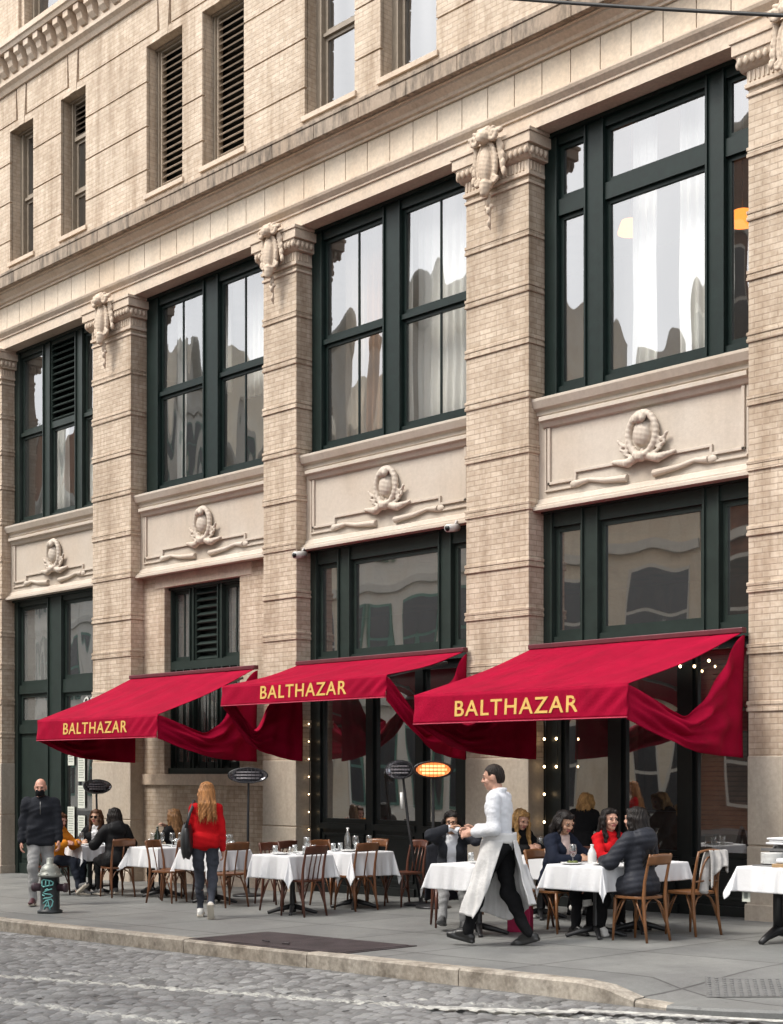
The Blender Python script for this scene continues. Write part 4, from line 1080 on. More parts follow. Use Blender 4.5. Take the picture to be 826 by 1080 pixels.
GRN = pm('salad_food', (.10, .12, .02), .6, .5, 20.); BRN = pm('brown_food', (.20, .09, .03), .6, .4, 20.)
wineglass(2.86, -2.78, 'wine glass with red wine in front of the woman in the navy blazer', True)
wineglass(3.15, -2.30, 'wine glass with red wine beside the padded coat', True)
carafe(2.98, -2.62, 'small white labelled bottle on the table beside the plates', .2, CHINA, pm('white_label_bottle', (.62, .62, .6), .4, .1))
plate(2.92, -2.86, 'plate of salad at the corner of the table with wine', food=GRN)
plate(3.2, -2.72, 'plate of brown food in front of the padded coat', food=BRN)
plate(2.9, -1.95, 'plate of brown food in front of the woman in the red top', food=BRN)
tumbler(3.1, -2.05, 'water tumbler beside the woman in the red top')
shaker(2.88, -2.45, 'salt shaker between the navy blazer and the white bottle')
BAGB = pm('black_leather', (.012, .012, .013), .45, .3)
o = MB().box(-.09, .09, -.05, .05, 0, .11).build('clutch_bag', BAGB, None, .02, loc=(3.0, -2.22, gz(3) + .744)); tag(o, 'small black clutch bag on the table before the woman in red', 'bag')
for i, (dx, dy) in enumerate(((-.2, -.15), (.12, -.2), (-.1, .18), (.2, .12))): wineglass(-4.1 + dx, -2.2 + dy, 'empty wine glass on the table behind the walking woman')
for dx, dy in ((-.02, .02), (.06, .26), (-.27, .06)): tumbler(-4.1 + dx, -2.2 + dy, 'water tumbler on the table behind the walking woman')
shaker(-4.0, -2.35, 'salt shaker on the table behind the walking woman')
for dx, dy in ((-.18, .1), (.16, .2), (.05, -.15)): wineglass(-5.72 + dx, -1.95 + dy, 'empty wine glass on the table right of the black coat')
tumbler(-5.6, -1.8, 'water tumbler on the table right of the black coat'); plate(-5.9, -1.8, 'white plate on the table right of the black coat')
for dx, dy in ((-.22, -.1), (-.2, .2), (.15, .22)): tumbler(-1.78 + dx, -2.7 + dy, 'water tumbler on the front empty table')
plate(-1.8, -2.88, 'white plate at the street edge of the front empty table'); plate(-1.9, -2.45, 'white plate at the wall edge of the front empty table')
carafe(-2.08, -1.52, 'clear water bottle with a cream cap on the rear empty table', .3)
tumbler(-1.6, -1.45, 'water tumbler at the right end of the rear empty table'); tumbler(-2.0, -1.72, 'water tumbler next to the clear bottle on the rear empty table')
plate(-1.75, -1.78, 'white plate on the rear empty table')
tumbler(1.72, -3.1, 'water tumbler on the table left of the waiter'); plate(1.95, -3.2, 'white plate on the table left of the waiter', food=BRN)
plate(1.15, -1.4, 'plate in front of the blonde diner', food=BRN); tumbler(1.3, -1.2, 'water tumbler in front of the blonde diner')
plate(-7.35, -2.2, 'white plate in front of the woman in sunglasses'); tumbler(-7.2, -2.05, 'water tumbler in front of the woman in sunglasses')
q_ = random.Random(5)
for (tx_, ty_, nm, n_) in ((-4.1, -2.2, 'on the table behind the walking woman', 5), (-5.72, -1.95, 'on the table right of the black coat', 4), (-1.78, -2.7, 'on the front empty table', 4), (-1.85, -1.6, 'on the rear empty table', 4), (-7.5, -2.1, 'in front of the woman in sunglasses', 2), (3.05, -1.92, 'beside the woman in the red top', 2), (1.1, -1.3, 'in front of the blonde diner', 2)):
    for k in range(n_):
        a = q_.uniform(0, 6.28); r_ = q_.uniform(.18, .3); (wineglass if k % 2 else tumbler)(tx_ + r_ * math.cos(a), ty_ + r_ * math.sin(a), ('empty wine glass ' if k % 2 else 'water tumbler ') + nm)
    for k in range(2 if n_ > 2 else 1):
        m_ = MB().box(-.10, .10, -.045, .045, 0, .012).box(-.095, .095, -.04, .045, .013, .022).build('folded_napkin', LINEN, None, .004, loc=(tx_ + (-.18 if k else .18), ty_ + q_.uniform(-.15, .15), gz(tx_) + .746)); m_.rotation_euler = (0, 0, q_.uniform(0, 3)); tag(m_, 'folded white napkin ' + nm, 'napkin', 'folded napkins on the tables')
carafe(-4.2, -2.05, 'clear water bottle on the table behind the walking woman', .28); carafe(-5.65, -2.1, 'dark wine bottle on the table right of the black coat', .3, BAGB_, BAGB_)
shaker(-1.95, -2.6, 'salt shaker on the front empty table'); shaker(-1.95, -1.5, 'salt shaker on the rear empty table')
# red wine-coloured shopping bag on the ground
BAGR = pm('raspberry_paper', (.34, .006, .06), .6, .15, 4.)
t = thing('shopping_bag', 'raspberry red shopping bag standing behind the waiter', 'bag', (2.08, -2.72, gz(2.0)), .4)
MB().box(-.13, .13, -.055, .055, 0, .42).build('bag_body', BAGR, t, .008)
for s in (-1, 1): MB().tube([(-.06, s * .045, .41), (-.05, s * .045, .52), (0, s * .045, .56), (.05, s * .045, .52), (.06, s * .045, .41)], .005, 6).build('handle', BAGR, t)
# ------------------------------------------------------------------ service table, right edge
t = thing('service_table', 'waiter service table at the right edge with a dark cast base', 'table', (5.0, -1.95, gz(5.0)))
MB().box(-.44, .44, -.38, .38, .705, .735).build('tabletop', TOPW, t, .006)
b = MB().tube([(-.25, 0, .10), (-.25, 0, .66)], .05, 10).box(-.32, -.18, -.2, .2, .64, .7)
b.tube([(-.25, -.30, .015), (-.25, -.2, .06), (-.25, 0, .12), (-.25, .2, .06), (-.25, .30, .015)], [.028, .035, .06, .035, .028], 8); b.build('cast_base', TBL, t)
b = MB().tube([(.25, 0, .10), (.25, 0, .66)], .05, 10).tube([(.25, -.30, .015), (.25, -.2, .06), (.25, 0, .12), (.25, .2, .06), (.25, .30, .015)], [.028, .035, .06, .035, .028], 8); b.build('cast_base', TBL, t)
cloth(5.0, -1.95, 'white tablecloth on the service table at the right edge', .45, .39, .25, 21); 
t = thing('plate_rack', 'grey metal rack on the service table at the right edge', 'rack', (4.86, -1.72, gz(4.95) + .744))
r = MB(); r.box(-.38, .4, .10, .12, .0, .19).box(-.38, .4, -.12, -.10, .13, .155).box(-.38, .4, -.12, -.10, .02, .045).box(-.38, .4, -.12, .1, .0, .012)
for k in range(7): r.tube([(-.36 + k * .125, -.11, .01), (-.36 + k * .125, .11, .18)], .012, 6)
r.build('frame', METAL, t)
k = MB()
for q in range(6): k.box(-.3 + q * .125, -.23 + q * .125, -.09, .09, .02, .13)
k.build('cutlery_tray', pm('dark_tray', (.06, .06, .06), .5, .2), t)
o = MB().box(-.36, .4, -.12, .12, 0, .022).box(-.33, .4, -.11, .11, .024, .044).box(-.35, .4, -.12, .12, .046, .066); o = o.build('napkin_stack', LINEN, None, .008, loc=(4.88, -1.70, gz(4.95) + .744 + .192)); tag(o, 'flat stack of white napkins on top of the grey rack', 'napkins')
o = MB().lathe([(.09, 0), (.07, .05), (.045, .13), (.02, .16), (0, .165)], n=20).build('folded_napkin', LINEN, None, loc=(5.05, -1.68, gz(4.95) + .744 + .26)); tag(o, 'white napkin folded to a cone on the napkin stack', 'napkin')
t = thing('plate_stack', 'stack of white plates at the left end of the service table', 'plates', (4.72, -2.0, gz(4.72) + .758))
m = MB()
for k in range(9): m.lathe([(0, k * .012), (.07, k * .012), (.115, .014 + k * .012), (.115, .018 + k * .012), (.07, .006 + k * .012)], n=22)
m.build('plates', CHINA, t)
for (dx, dy) in ((.02, -.32), (.1, -.3), (.06, -.24)): tumbler(5.22 + dx, -1.9 + dy, 'water tumbler on the service table')
t = thing('bread_board', 'wooden board with white napkins at the front of the service table', 'board', (5.08, -2.18, gz(5.05) + .744), .1)
MB().box(-.19, .2, -.1, .1, 0, .035).build('board', pm('pale_board_wood', (.34, .22, .11), .5, .2, 6.), t, .006); MB().box(-.16, .2, -.085, .09, .037, .085).build('napkin', LINEN, t, .02)
t = thing('tray', 'dark steel tray flat on the left of the service table', 'tray', (4.76, -2.1, gz(4.76) + .746)); MB().box(-.14, .14, -.1, .1, 0, .012).build('plate_metal', METAL, t, .003)
t = thing('bin', 'grey ribbed metal bin standing behind the service table', 'bin', (4.40, -.95, gz(4.2)))
m = MB().box(-.2, .2, -.2, .2, .02, .74)
for q in range(9): m.box(-.19 + q * .045, -.17 + q * .045, -.208, -.2, .04, .72)
m.build('body', pm('bin_grey', (.30, .30, .28), .5, .15, 5.), t, .006); MB().box(-.21, .21, -.21, .21, .742, .78).build('lid', METAL, t, .01)
t = thing('cardboard_box', 'tan cardboard box under the service table', 'box', (5.4, -1.6, gz(5.4))); MB().box(-.3, .3, -.22, .22, .0, .5).build('carton', pm('cardboard', (.30, .22, .14), .8, .15, 3.), t, .004); MB().box(-.305, .305, -.03, .03, .5, .504).build('tape', pm('packing_tape', (.36, .28, .18), .4, .1), t)
t = thing('price_tag_card', 'small white card hanging below the cloth of the service table', 'card', (4.62, -2.30, gz(4.6) + .47)); MB().box(-.045, .045, -.002, .002, -.06, .06).build('card', PAPER, t); MB().box(-.02, .02, -.004, -.0025, -.03, .03).build('printed_mark', INK, t)

# ------------------------------------------------------------------ electric heaters
HSH = pm('heater_shell', (.03, .03, .032), .4, .2, 6., metal=.3); HREF = pm('heater_reflector', (.34, .34, .37), .22, .15, 5., metal=.85)
GLOW = pm('glowing_heater_tube', (.9, .4, .12), .5, .05, emit=((1., .45, .2), .9)); GLOWR = pm('glowing_reflector', (.6, .25, .1), .5, .1, emit=((1., .30, .08), .28))
COLDT = pm('cold_heater_tube', (.30, .28, .30), .3, .1)
def heater(x, y, hz, face, tilt, label, lit=False, rx=.27, rz_=.115, pole_lean=(0, 0), handle=False):
    t = thing('patio_heater', label, 'heater', (x, y, gz(x)))
    R = Matrix.Rotation(rad(face - 90), 3, 'Z') @ Matrix.Rotation(rad(-tilt), 3, 'X')
    c = Vector((pole_lean[0], pole_lean[1], hz)); k = 28
    def ring(sx, sy, yy): return [c + R @ Vector((sx * math.cos(2 * PI * j / k), yy, sy * math.sin(2 * PI * j / k))) for j in range(k)]
    sh = MB(); rows = [ring(rx * .55, rz_ * .5, -.10), ring(rx * .9, rz_ * .85, -.06), ring(rx, rz_, 0), ring(rx * 1.0, rz_ * 1.0, .02), ring(rx * .93, rz_ * .92, .02)]
    vs = [p for r_ in rows for p in r_]
    sh.add(vs, [(i * k + j, i * k + (j + 1) % k, (i + 1) * k + (j + 1) % k, (i + 1) * k + j) for i in range(4) for j in range(k)] + [tuple(range(k))], 0, True); sh.add(ring(rx * .95, rz_ * .95, .006) + ring(rx * .5, rz_ * .5, -.06), [(j, (j + 1) % k, k + (j + 1) % k, k + j) for j in range(k)], 0, True); sh.build('shell', HSH, t)
    rf = MB(); rows = [ring(rx * (.84 if lit else .93), rz_ * (.80 if lit else .92), .018), ring(rx * .7, rz_ * .68, -.03), ring(rx * .3, rz_ * .3, -.05)]
    rf.add([p for r_ in rows for p in r_], [(i * k + j, (i + 1) * k + j, (i + 1) * k + (j + 1) % k, i * k + (j + 1) % k) for i in range(2) for j in range(k)] + [tuple(range(2 * k, 3 * k))], 0, True); rf.build('reflector', GLOWR if lit else HREF, t)
    for dz in (-.045, .0, .045):
        MB().tube([c + R @ Vector((-rx * (.66 - abs(dz) * 2), -.005, dz)), c + R @ Vector((rx * (.66 - abs(dz) * 2), -.005, dz))], .014, 8).build('heating_tube', GLOW if lit else COLDT, t)
    g = MB()
    for q in range(-4, 5):
        w = rx * .19 * q; hh = rz_ * .9 * math.sqrt(max(0, 1 - (w / rx) ** 2)); g.tube([c + R @ Vector((w, .022, -hh)), c + R @ Vector((w, .022, hh))], .003, 5)
    g.build('wire_guard', HSH, t)
    hb = c + R @ Vector((0, -.09, -.02))
    MB().tube([(0, 0, .03), (pole_lean[0] * .6, pole_lean[1] * .6, hz * .6), hb - Vector((0, 0, .1)), hb], [.022, .02, .017, .02], 10).build('pole', HSH, t)
    if handle: MB().tube([Vector((pole_lean[0] * .8, pole_lean[1] * .8 - .03, hz - .52)), Vector((pole_lean[0] * .85, pole_lean[1] * .85 - .03, hz - .30))], .022, 8).build('white_sleeve', CHINA, t)
    MB().lathe([(.23, 0), (.23, .025), (.20, .035), (.03, .05), (.022, .12)], n=24).build('base', HSH, t)
heater(-8.9, -1.1, 1.66, -20, -28, 'dark dish heater on a pole beside the doorway', rx=.24, rz_=.13)
heater(-4.85, -1.05, 1.78, 317, 0, 'unlit oval heater in front of the granite pier', rx=.30, rz_=.12)
heater(-1.05, -.95, 1.79, 317, 0, 'lit oval heater glowing orange left of the waiter', lit=True, rx=.265, rz_=.115)
heater(-1.52, -.72, 1.80, 285, -6, 'unlit pale faced heater turned left of the glowing heater', rx=.23, rz_=.13, pole_lean=(-.30, -.10), handle=True)

# ------------------------------------------------------------------ string lights
BULB = pm('warm_bulb', (1, .8, .5), .4, .0, emit=((1., .70, .38), 5.))
def lights(pts, label, step=1, r=.015):
    t = thing('string_light', label, 'string light', pts[0]); o = Vector(pts[0])
    ps = [Vector(p) - o for p in pts]
    MB().tube(ps, .005, 5).build('cable', BLACKP, t)
    for p in ps[::step]: MB().ell(p + Vector((0, -.02, -.02)), (r, r, r * 1.2), 10, 7).build('bulb', BULB, t)
lights([(-.14, .2, 2.55 - i * .36) for i in range(5)], 'vertical string of warm bulbs on left jamb of the right shopfront')
lights([(.10, .16, 2.55 - i * .36) for i in range(3)], 'second vertical string of warm bulbs beside the left jamb of the right shopfront')
lights([(-4.93, .2, 2.5 - i * .27) for i in range(7)], 'vertical string of tiny bulbs on left jamb of the middle shopfront', r=.009)
lights([(1.75 + i * .2, -.25, 3.02 + .05 * math.sin(i * 1.3)) for i in range(6)], 'row of warm bulbs under the wall end of the nearest awning')

# ------------------------------------------------------------------ hydrant
t = thing('fire_hydrant', 'dark hydrant with silver bonnet and turquoise graffiti by the kerb', 'hydrant', (-4.37, -4.62, gz(-4.37)))
HB = pm('hydrant_black', (.012, .016, .018), .45, .4, 8., .1); HS = pm('hydrant_silver', (.27, .28, .25), .45, .25, 8., .1, metal=.4)
MB().lathe([(.16, 0), (.16, .035), (.125, .05), (.12, .46), (.128, .465)], n=28).build('barrel', HB, t)
hm = MB().lathe([(.128, .466), (.155, .47), (.155, .50), (.13, .515), (.125, .55), (.10, .60), (.06, .635), (.045, .64), (.045, .70), (.03, .715), (0, .718)], n=28)
for k in range(8): hm.ell((.14 * math.cos(k * PI / 4), .14 * math.sin(k * PI / 4), .505), (.016, .016, .014), 8, 5)
hm.build('bonnet', HS, t)
PURP = pm('dull_purple_cap', (.05, .025, .035), .5, .3)
for a, rr in ((215, .05), (35, .05), (-45, .0)):
    if rr:
        d = Vector((math.cos(rad(a)), math.sin(rad(a)), 0))
        MB().tube([d * .10 + Vector((0, 0, .33)), d * .19 + Vector((0, 0, .33)), d * .20 + Vector((0, 0, .33)), d * .235 + Vector((0, 0, .33))], [.05, .05, .062, .058], 14).build('outlet_cap', PURP, t)
TURQ = pm('turquoise_paint', (.20, .52, .50), .6, .15)
gf = MB()
def onb(a, z): q = rad(-43 + a); return (.1245 * math.cos(q), .1245 * math.sin(q), z)
for st in ([(-40, .42), (-25, .44), (0, .43), (20, .42), (32, .40)], [(-40, .42), (-42, .36), (-30, .345), (0, .36), (28, .37), (32, .40)], [(-12, .43), (-14, .35)], [(8, .42), (8, .36)],
           [(25, .32), (10, .31), (-15, .29), (-30, .27), (-15, .255), (15, .25), (28, .23), (10, .205), (-20, .20), (-32, .185)], [(-18, .30), (-5, .32), (8, .30)],
           [(-25, .06), (-12, .11), (0, .18), (6, .10), (14, .05)], [(-14, .10), (10, .10)], [(-32, .13), (-10, .17), (20, .19), (30, .16), (24, .10), (8, .07)], [(-36, .24), (-20, .23)]):
    gf.tube([onb(a, z) for a, z in st], .0085, 6)
gf.build('graffiti', TURQ, t)
# ------------------------------------------------------------------ people
SK = {'light': pm('skin_light', (.50, .28, .20), .5, .08, 9.), 'tan': pm('skin_tan', (.42, .235, .15), .5, .08, 9.), 'rosy': pm('skin_rosy', (.56, .29, .21), .5, .1, 9.)}
EYE = pm('eye_dark', (.02, .013, .01), .2, .1); EYEW = pm('eye_white', (.34, .28, .25), .3, .05); LIP = pm('lip', (.32, .09, .08), .45, .1)
def fab(n, c, r=.85, var=.2, bump=.35, bs=16.): return pm(n, c, r, var, 5., bump, bs, spec=.15)
def hairm(n, c): return pm(n, c, .5, .55, 26., .5, 60., stretch=(1, 1, .12), spec=.22)
HBLK = hairm('black_hair', (.010, .007, .006)); HBRN = hairm('brown_hair', (.085, .036, .016)); HBLD = hairm('blonde_hair', (.42, .24, .09)); HCOP = hairm('copper_blonde_hair', (.40, .185, .07)); HLBR = hairm('light_brown_hair', (.17, .085, .035)); HDK = hairm('dark_short_hair', (.02, .013, .010))
NP = lambda v: np.array(v, float)
def unit(v): return v / max(np.linalg.norm(v), 1e-9)
def ik(a, t, l1, l2, hint):
    d = t - a; L = min(np.linalg.norm(d), (l1 + l2) * .995); u = unit(d); x = (l1 * l1 - l2 * l2 + L * L) / (2 * L)
    h = math.sqrt(max(l1 * l1 - x * x, 0)); p = NP(hint) - u * (NP(hint) @ u); return a + u * x + unit(p) * h, a + u * L
def folds(amp, fz=21., seed=0.):
    def f(X):
        x, y, z = X[..., 0], X[..., 1], X[..., 2]
        return amp * (np.sin(fz * z + 9 * x + seed + 2 * np.sin(11 * y)) * np.sin(13 * x - 7 * z + 2 * seed) + .5 * np.sin(31 * z - 17 * y + seed + 3 * np.sin(8 * x)) + .45 * np.sin(58 * z + 24 * x - 31 * y + 2 * np.sin(19 * z)))
    return f
def hand_prims(w, f, n, s, sc=1., curl=(.35, .6)):
    """w wrist, f finger direction, n palm normal, s towards the thumb side"""
    f = unit(f); n = unit(n - f * (n @ f)); b = np.cross(n, f); b = b if b @ s > 0 else -b
    R = np.stack([b, f, n], 1); p = [ell(w + f * .045 * sc, NP((.040, .052, .018)) * sc, R), cap(w - f * .03, w + f * .02, .027 * sc, .028 * sc)]
    for off, ln in zip((.028, .0095, -.0095, -.027), (.070, .078, .073, .056)):
        a = w + (f * .082 + b * off) * sc; c1, c2 = curl
        d1 = f * math.cos(c1) + n * math.sin(c1); d2 = f * math.cos(c1 + c2) + n * math.sin(c1 + c2); d3 = f * math.cos(c1 + 1.6 * c2) + n * math.sin(c1 + 1.6 * c2)
        q1 = a + d1 * ln * .45 * sc; q2 = q1 + d2 * ln * .32 * sc; q3 = q2 + d3 * ln * .23 * sc
        p += [cap(a - f * .02, q1, .0095 * sc, .0088 * sc), cap(q1, q2, .0088 * sc, .0080 * sc), cap(q2, q3, .0080 * sc, .0068 * sc)]
    a = w + (f * .02 + b * .030) * sc; q1 = a + (b * .6 + f * .75 + n * .25) * .042 * sc; q2 = q1 + (b * .15 + f * .85 + n * .45) * .034 * sc
    p += [cap(a, q1, .0135 * sc, .011 * sc), cap(q1, q2, .011 * sc, .0085 * sc)]
    return p
def person(label, loc, heading, S=1., sit=False, hip=None, lean=0., sway=0., twist=0., hyaw=0., hpitch=0., R=None, L=None, legR=None, legL=None, skin='light', fem=True,
           tops=(), bottom=None, shoes=None, hair=None, sole=None, skirt=0, bulk=1., hcurl=(.35, .6)):
    t = thing('person', label, 'person', (loc[0], loc[1], gz(loc[0])), rad(heading - 90))
    hz = hip if hip is not None else (.545 if sit else .925 * S)
    P0 = NP((0, 0, hz)); la = rad(lean); sw = rad(sway)
    up = unit(NP((math.sin(sw), math.sin(la), math.cos(la)))); tw = rad(twist)
    side = NP((math.cos(tw), math.sin(tw), 0)); side = unit(side - up * (side @ up)); fwd = np.cross(up, side)
    RT = np.stack([side, fwd, up], 1)
    def T_(a, b, c): return P0 + (side * a + fwd * b + up * c) * S
    shw = .150 if fem else .178
    # head
    hy = rad(hyaw); hp = rad(hpitch)
    f0 = NP((math.cos(tw + PI / 2 - hy), math.sin(tw + PI / 2 - hy), 0)); hf = f0 * math.cos(hp) + NP((0, 0, -math.sin(hp))); hs_ = np.cross(f0, NP((0, 0, 1))); hu = np.cross(hs_, hf)
    HR = np.stack([hs_, hf, hu], 1)
    HC = T_(0, .005, .52) + (hu * .75 + up * .25) * .135 * S + hf * .015
    def H(a, b, c): return HC + (hs_ * a + hf * b + hu * c) * S
    sk = SK[skin]
    def E(c, r, **k): return ell(H(*c), NP(r) * S, HR, **k)
    head = [E((0, -.012, .025), (.074, .094, .098)), E((0, .026, -.05), (.053, .062, .062)), E((0, .058, -.088), (.026, .025, .02)), cap(H(-.035, .076, .034), H(.035, .076, .034), .012 * S), E((-.04, .058, -.025), (.024, .026, .026)), E((.04, .058, -.025), (.024, .026, .026)),
            cap(H(0, .084, .022), H(0, .106, -.016), .009 * S, .0135 * S), E((.014, .09, -.02), (.010, .012, .008)), E((-.014, .09, -.02), (.010, .012, .008)),
            E((.076, -.012, -.002), (.010, .022, .032)), E((-.076, -.012, -.002), (.010, .022, .032)), cap(H(-.018, .083, -.049), H(.018, .083, -.049), .0075 * S, t=2), cap(H(-.014, .083, -.058), H(.014, .083, -.058), .007 * S, t=2)]
    neck = cap(T_(0, -.01, .44), HC - hu * .06 * S - hf * .02, .058 * S, .05 * S)
    head.append(cap(HC - hu * .13 * S - hf * .022, HC - hu * .04 * S - hf * .012, .050 * S, .047 * S))
    head += [E((.031, .089, .016), (.016, .010, .008), sub=True), E((-.031, .089, .016), (.016, .010, .008), sub=True)]
    for sx in (-1, 1): head += [E((sx * .031, .0745, .016), (.0115, .010, .0065), t=3), E((sx * .031, .080, .016), (.0068, .006, .0062), t=1), cap(H(sx * .02, .088, .036), H(sx * .046, .079, .037), .0034 * S, t=4)]
    # limbs
    def arm(sx, spec):
        sh = T_(sx * shw, -.01, .455)
        tgt, hint = spec; e, w = ik(sh, NP(tgt) * 1., .285 * S, .25 * S, hint); return sh, e, w
    aR = arm(1, R or ((.25, .06, hz - .06), (.3, -1, 0))); aL = arm(-1, L or ((-.25, .06, hz - .06), (-.3, -1, 0)))
    def leg(sx, spec):
        h = T_(sx * .09, 0, .0); a, hint, toe = spec; k, an = ik(h, NP(a), .44 * S, .43 * S, hint); return h, k, an, unit(NP(toe))
    if sit: dl = lambda sx: ((sx * .12, .40, .09), (sx * .1, 1, .6), (sx * .1, 1, -.05))
    else: dl = lambda sx: ((sx * .1, 0, .08), (0, 1, 0), (sx * .1, 1, 0))
    lR = leg(1, legR or dl(1)); lL = leg(-1, legL or dl(-1))
    def torso(g, tg=0, hem=0., bust=True):
        p = [ell(T_(0, 0, .05), NP((.165 + g, .118 + g, .12 + g)) * S, RT, t=tg), ell(T_(0, .0, .2), NP((.138 * bulk + g, .102 * bulk + g, .15 + g)) * S, RT, t=tg), ell(T_(0, -.005, .355), NP((shw - .012 + g, .112 * bulk + g, .17 + g)) * S, RT, t=tg),
             cap(T_(-shw + .035, -.015, .45), T_(shw - .035, -.015, .45), (.050 + g) * S, t=tg)]
        if fem and bust: p += [ell(T_(.065, .075, .34), NP((.068 + g,) * 3) * S, RT, t=tg), ell(T_(-.065, .075, .34), NP((.068 + g,) * 3) * S, RT, t=tg)]
        return p
    af = .9 if fem else 1.08
    def armp(a, g, tg=0, cut=0.):
        sh, e, w = a; w2 = w - unit(w - e) * cut
        return [cap(sh, e, (.044 * af + g) * S, (.037 * af + g) * S, t=tg), cap(e, w2, (.037 * af + g) * S, (.027 * af + g * 1.0) * S, t=tg)]
    def legp(l, g, tg=0, cut=0.):
        h, k, a, toe = l; a2 = a - unit(a - k) * cut
        return [cap(h, k, (.088 + g) * S, (.056 + g) * S, t=tg), cap(k, a2, (.055 + g) * S, (.038 + g * 1.1) * S, t=tg), ell(k - unit(a - k) * -.12 * S - toe * .02, NP((.05 + g, .05 + g, .10 + g)) * S, None, t=tg)]
    body = torso(-.010) + [neck] + armp(aR, 0) + armp(aL, 0) + legp(lR, -.008) + legp(lL, -.008)
    for l in (lR, lL): body += [cap(l[2] - l[3] * .04 - NP((0, 0, .045)), l[2] + l[3] * .13 - NP((0, 0, .055)), .035, .028)]
    parts = [sdf_mesh(body, .016, .035), sdf_mesh(head, .0055 * S, .012)]
    for sx, a in ((1, aR), (-1, aL)):
        f = unit(a[2] - a[1]); n = NP((-sx * .9, .1, -.45)); n = n - f * (n @ f)
        if np.linalg.norm(n) < .2: n = NP((0, 0, -1.))
        parts.append(sdf_mesh(hand_prims(a[2], f, n, NP((0, .7, .7)), S * (.93 if fem else 1.05), hcurl), .0048, .008))
    bro = hair[1] if hair else sk
    np_obj('body', parts, [sk, EYE, LIP, EYEW, bro], t)
    # clothing
    for gi, tp in enumerate(tops):
        nm, mt, g = tp['n'], tp['m'], tp.get('g', .012); hem = tp.get('hem', .0)
        p = torso(g)
        if hem and sit: p += [ell(T_(0, 0, -.02), NP((.172 + g, .128 + g, .05 + hem)) * S, RT)]
        elif hem: p += [rbox(T_(0, .0, .06 - hem / 2), NP((.118 + g, .075 + g, .04 + hem / 2)) * S, RT, .045)]
        if tp.get('coat'):
            for l in (lR, lL): p.append(cap(l[0], l[0] + (l[1] - l[0]) * tp['coat'], (.10 + g) * S, (.075 + g) * S))
        if tp.get('sleeves', True): p += armp(aR, g + tp.get('sg', .004), 0, tp.get('cut', .02)) + armp(aL, g + tp.get('sg', .004), 0, tp.get('cut', .02))
        if tp.get('collar', True):
            for i in range(10):
                a, b = 2 * PI * i / 10, 2 * PI * (i + 1) / 10; q = .062 + g * .6; z0 = .49 + tp.get('ch', .01)
                p.append(cap(T_(q * math.cos(a), -.012 + q * math.sin(a), z0 - .015 * math.sin(a)), T_(q * math.cos(b), -.012 + q * math.sin(b), z0 - .015 * math.sin(b)), tp.get('cr', .016)))
        if tp.get('hood'): p += [ell(T_(0, -.13, .46), NP((.13, .07, .10)) * S, RT), ell(T_(0, -.10, .52), NP((.11, .06, .05)) * S, RT)]
        if tp.get('open'):
            p += [rbox(T_(0, .15, .30), NP((.04, .11, .17)) * S, RT @ np.array([[1, 0, 0], [0, 1, 0], [0, 0, 1.]]), .01, sub=True), rbox(T_(0, .10, .49), NP((.045, .10, .06)) * S, RT, .02, sub=True)]
        if tp.get('puff'):
            q = tp['puff']
            dsp = lambda X, q=q: -tp.get('pa', .006) * np.abs(np.sin(PI * (X[..., 2] + .25 * X[..., 1]) / q)) + .003 * np.sin(40 * X[..., 0] + 9 * X[..., 2])
        else: dsp = folds(tp.get('fold', .0065), 21., gi + S * 10)
        ob = np_obj(nm, [sdf_mesh(p, .012, .035, dsp)], [mt], t)
        if tp.get('sub'): tp['sub'](ob, T_, RT)
    if bottom:
        g = bottom.get('g', .010)
        p = [ell(T_(0, 0, .05), NP((.165 + g, .118 + g, .11 + g)) * S, RT)] + legp(lR, g, 0, .0) + legp(lL, g, 0, .0)
        np_obj(bottom['n'], [sdf_mesh(p, .013, .03, folds(.0065, 26., S * 7))], [bottom['m']], t)
    if shoes:
        for l in (lR, lL):
            h, k, a, toe = l; up_ = NP((0, 0, 1.)); dn = unit(a - k); dn = unit(dn - toe * (dn @ toe))
            hl = a - toe * .045 * S + dn * .035 * S; bl = a + toe * .13 * S + dn * .045 * S; sd_ = np.cross(toe, dn); R3 = np.stack([sd_, toe, -dn], 1)
            pr = [cap(a + dn * .0, hl, .042 * S, .036 * S), cap(hl, bl, .036 * S, .033 * S), cap(a, a + toe * .09 * S + dn * .02 * S, .04 * S, .03 * S), ell(a + toe * .15 * S + dn * .050 * S, NP((.042, .055, .026)) * S, R3)]
            pr += [rbox(a + toe * .05 * S + dn * .072 * S, NP((.030, .125, .005)) * S, R3, .010, t=1)]
            np_obj('shoe', [sdf_mesh(pr, .0075, .02)], [shoes, sole or shoes], t)
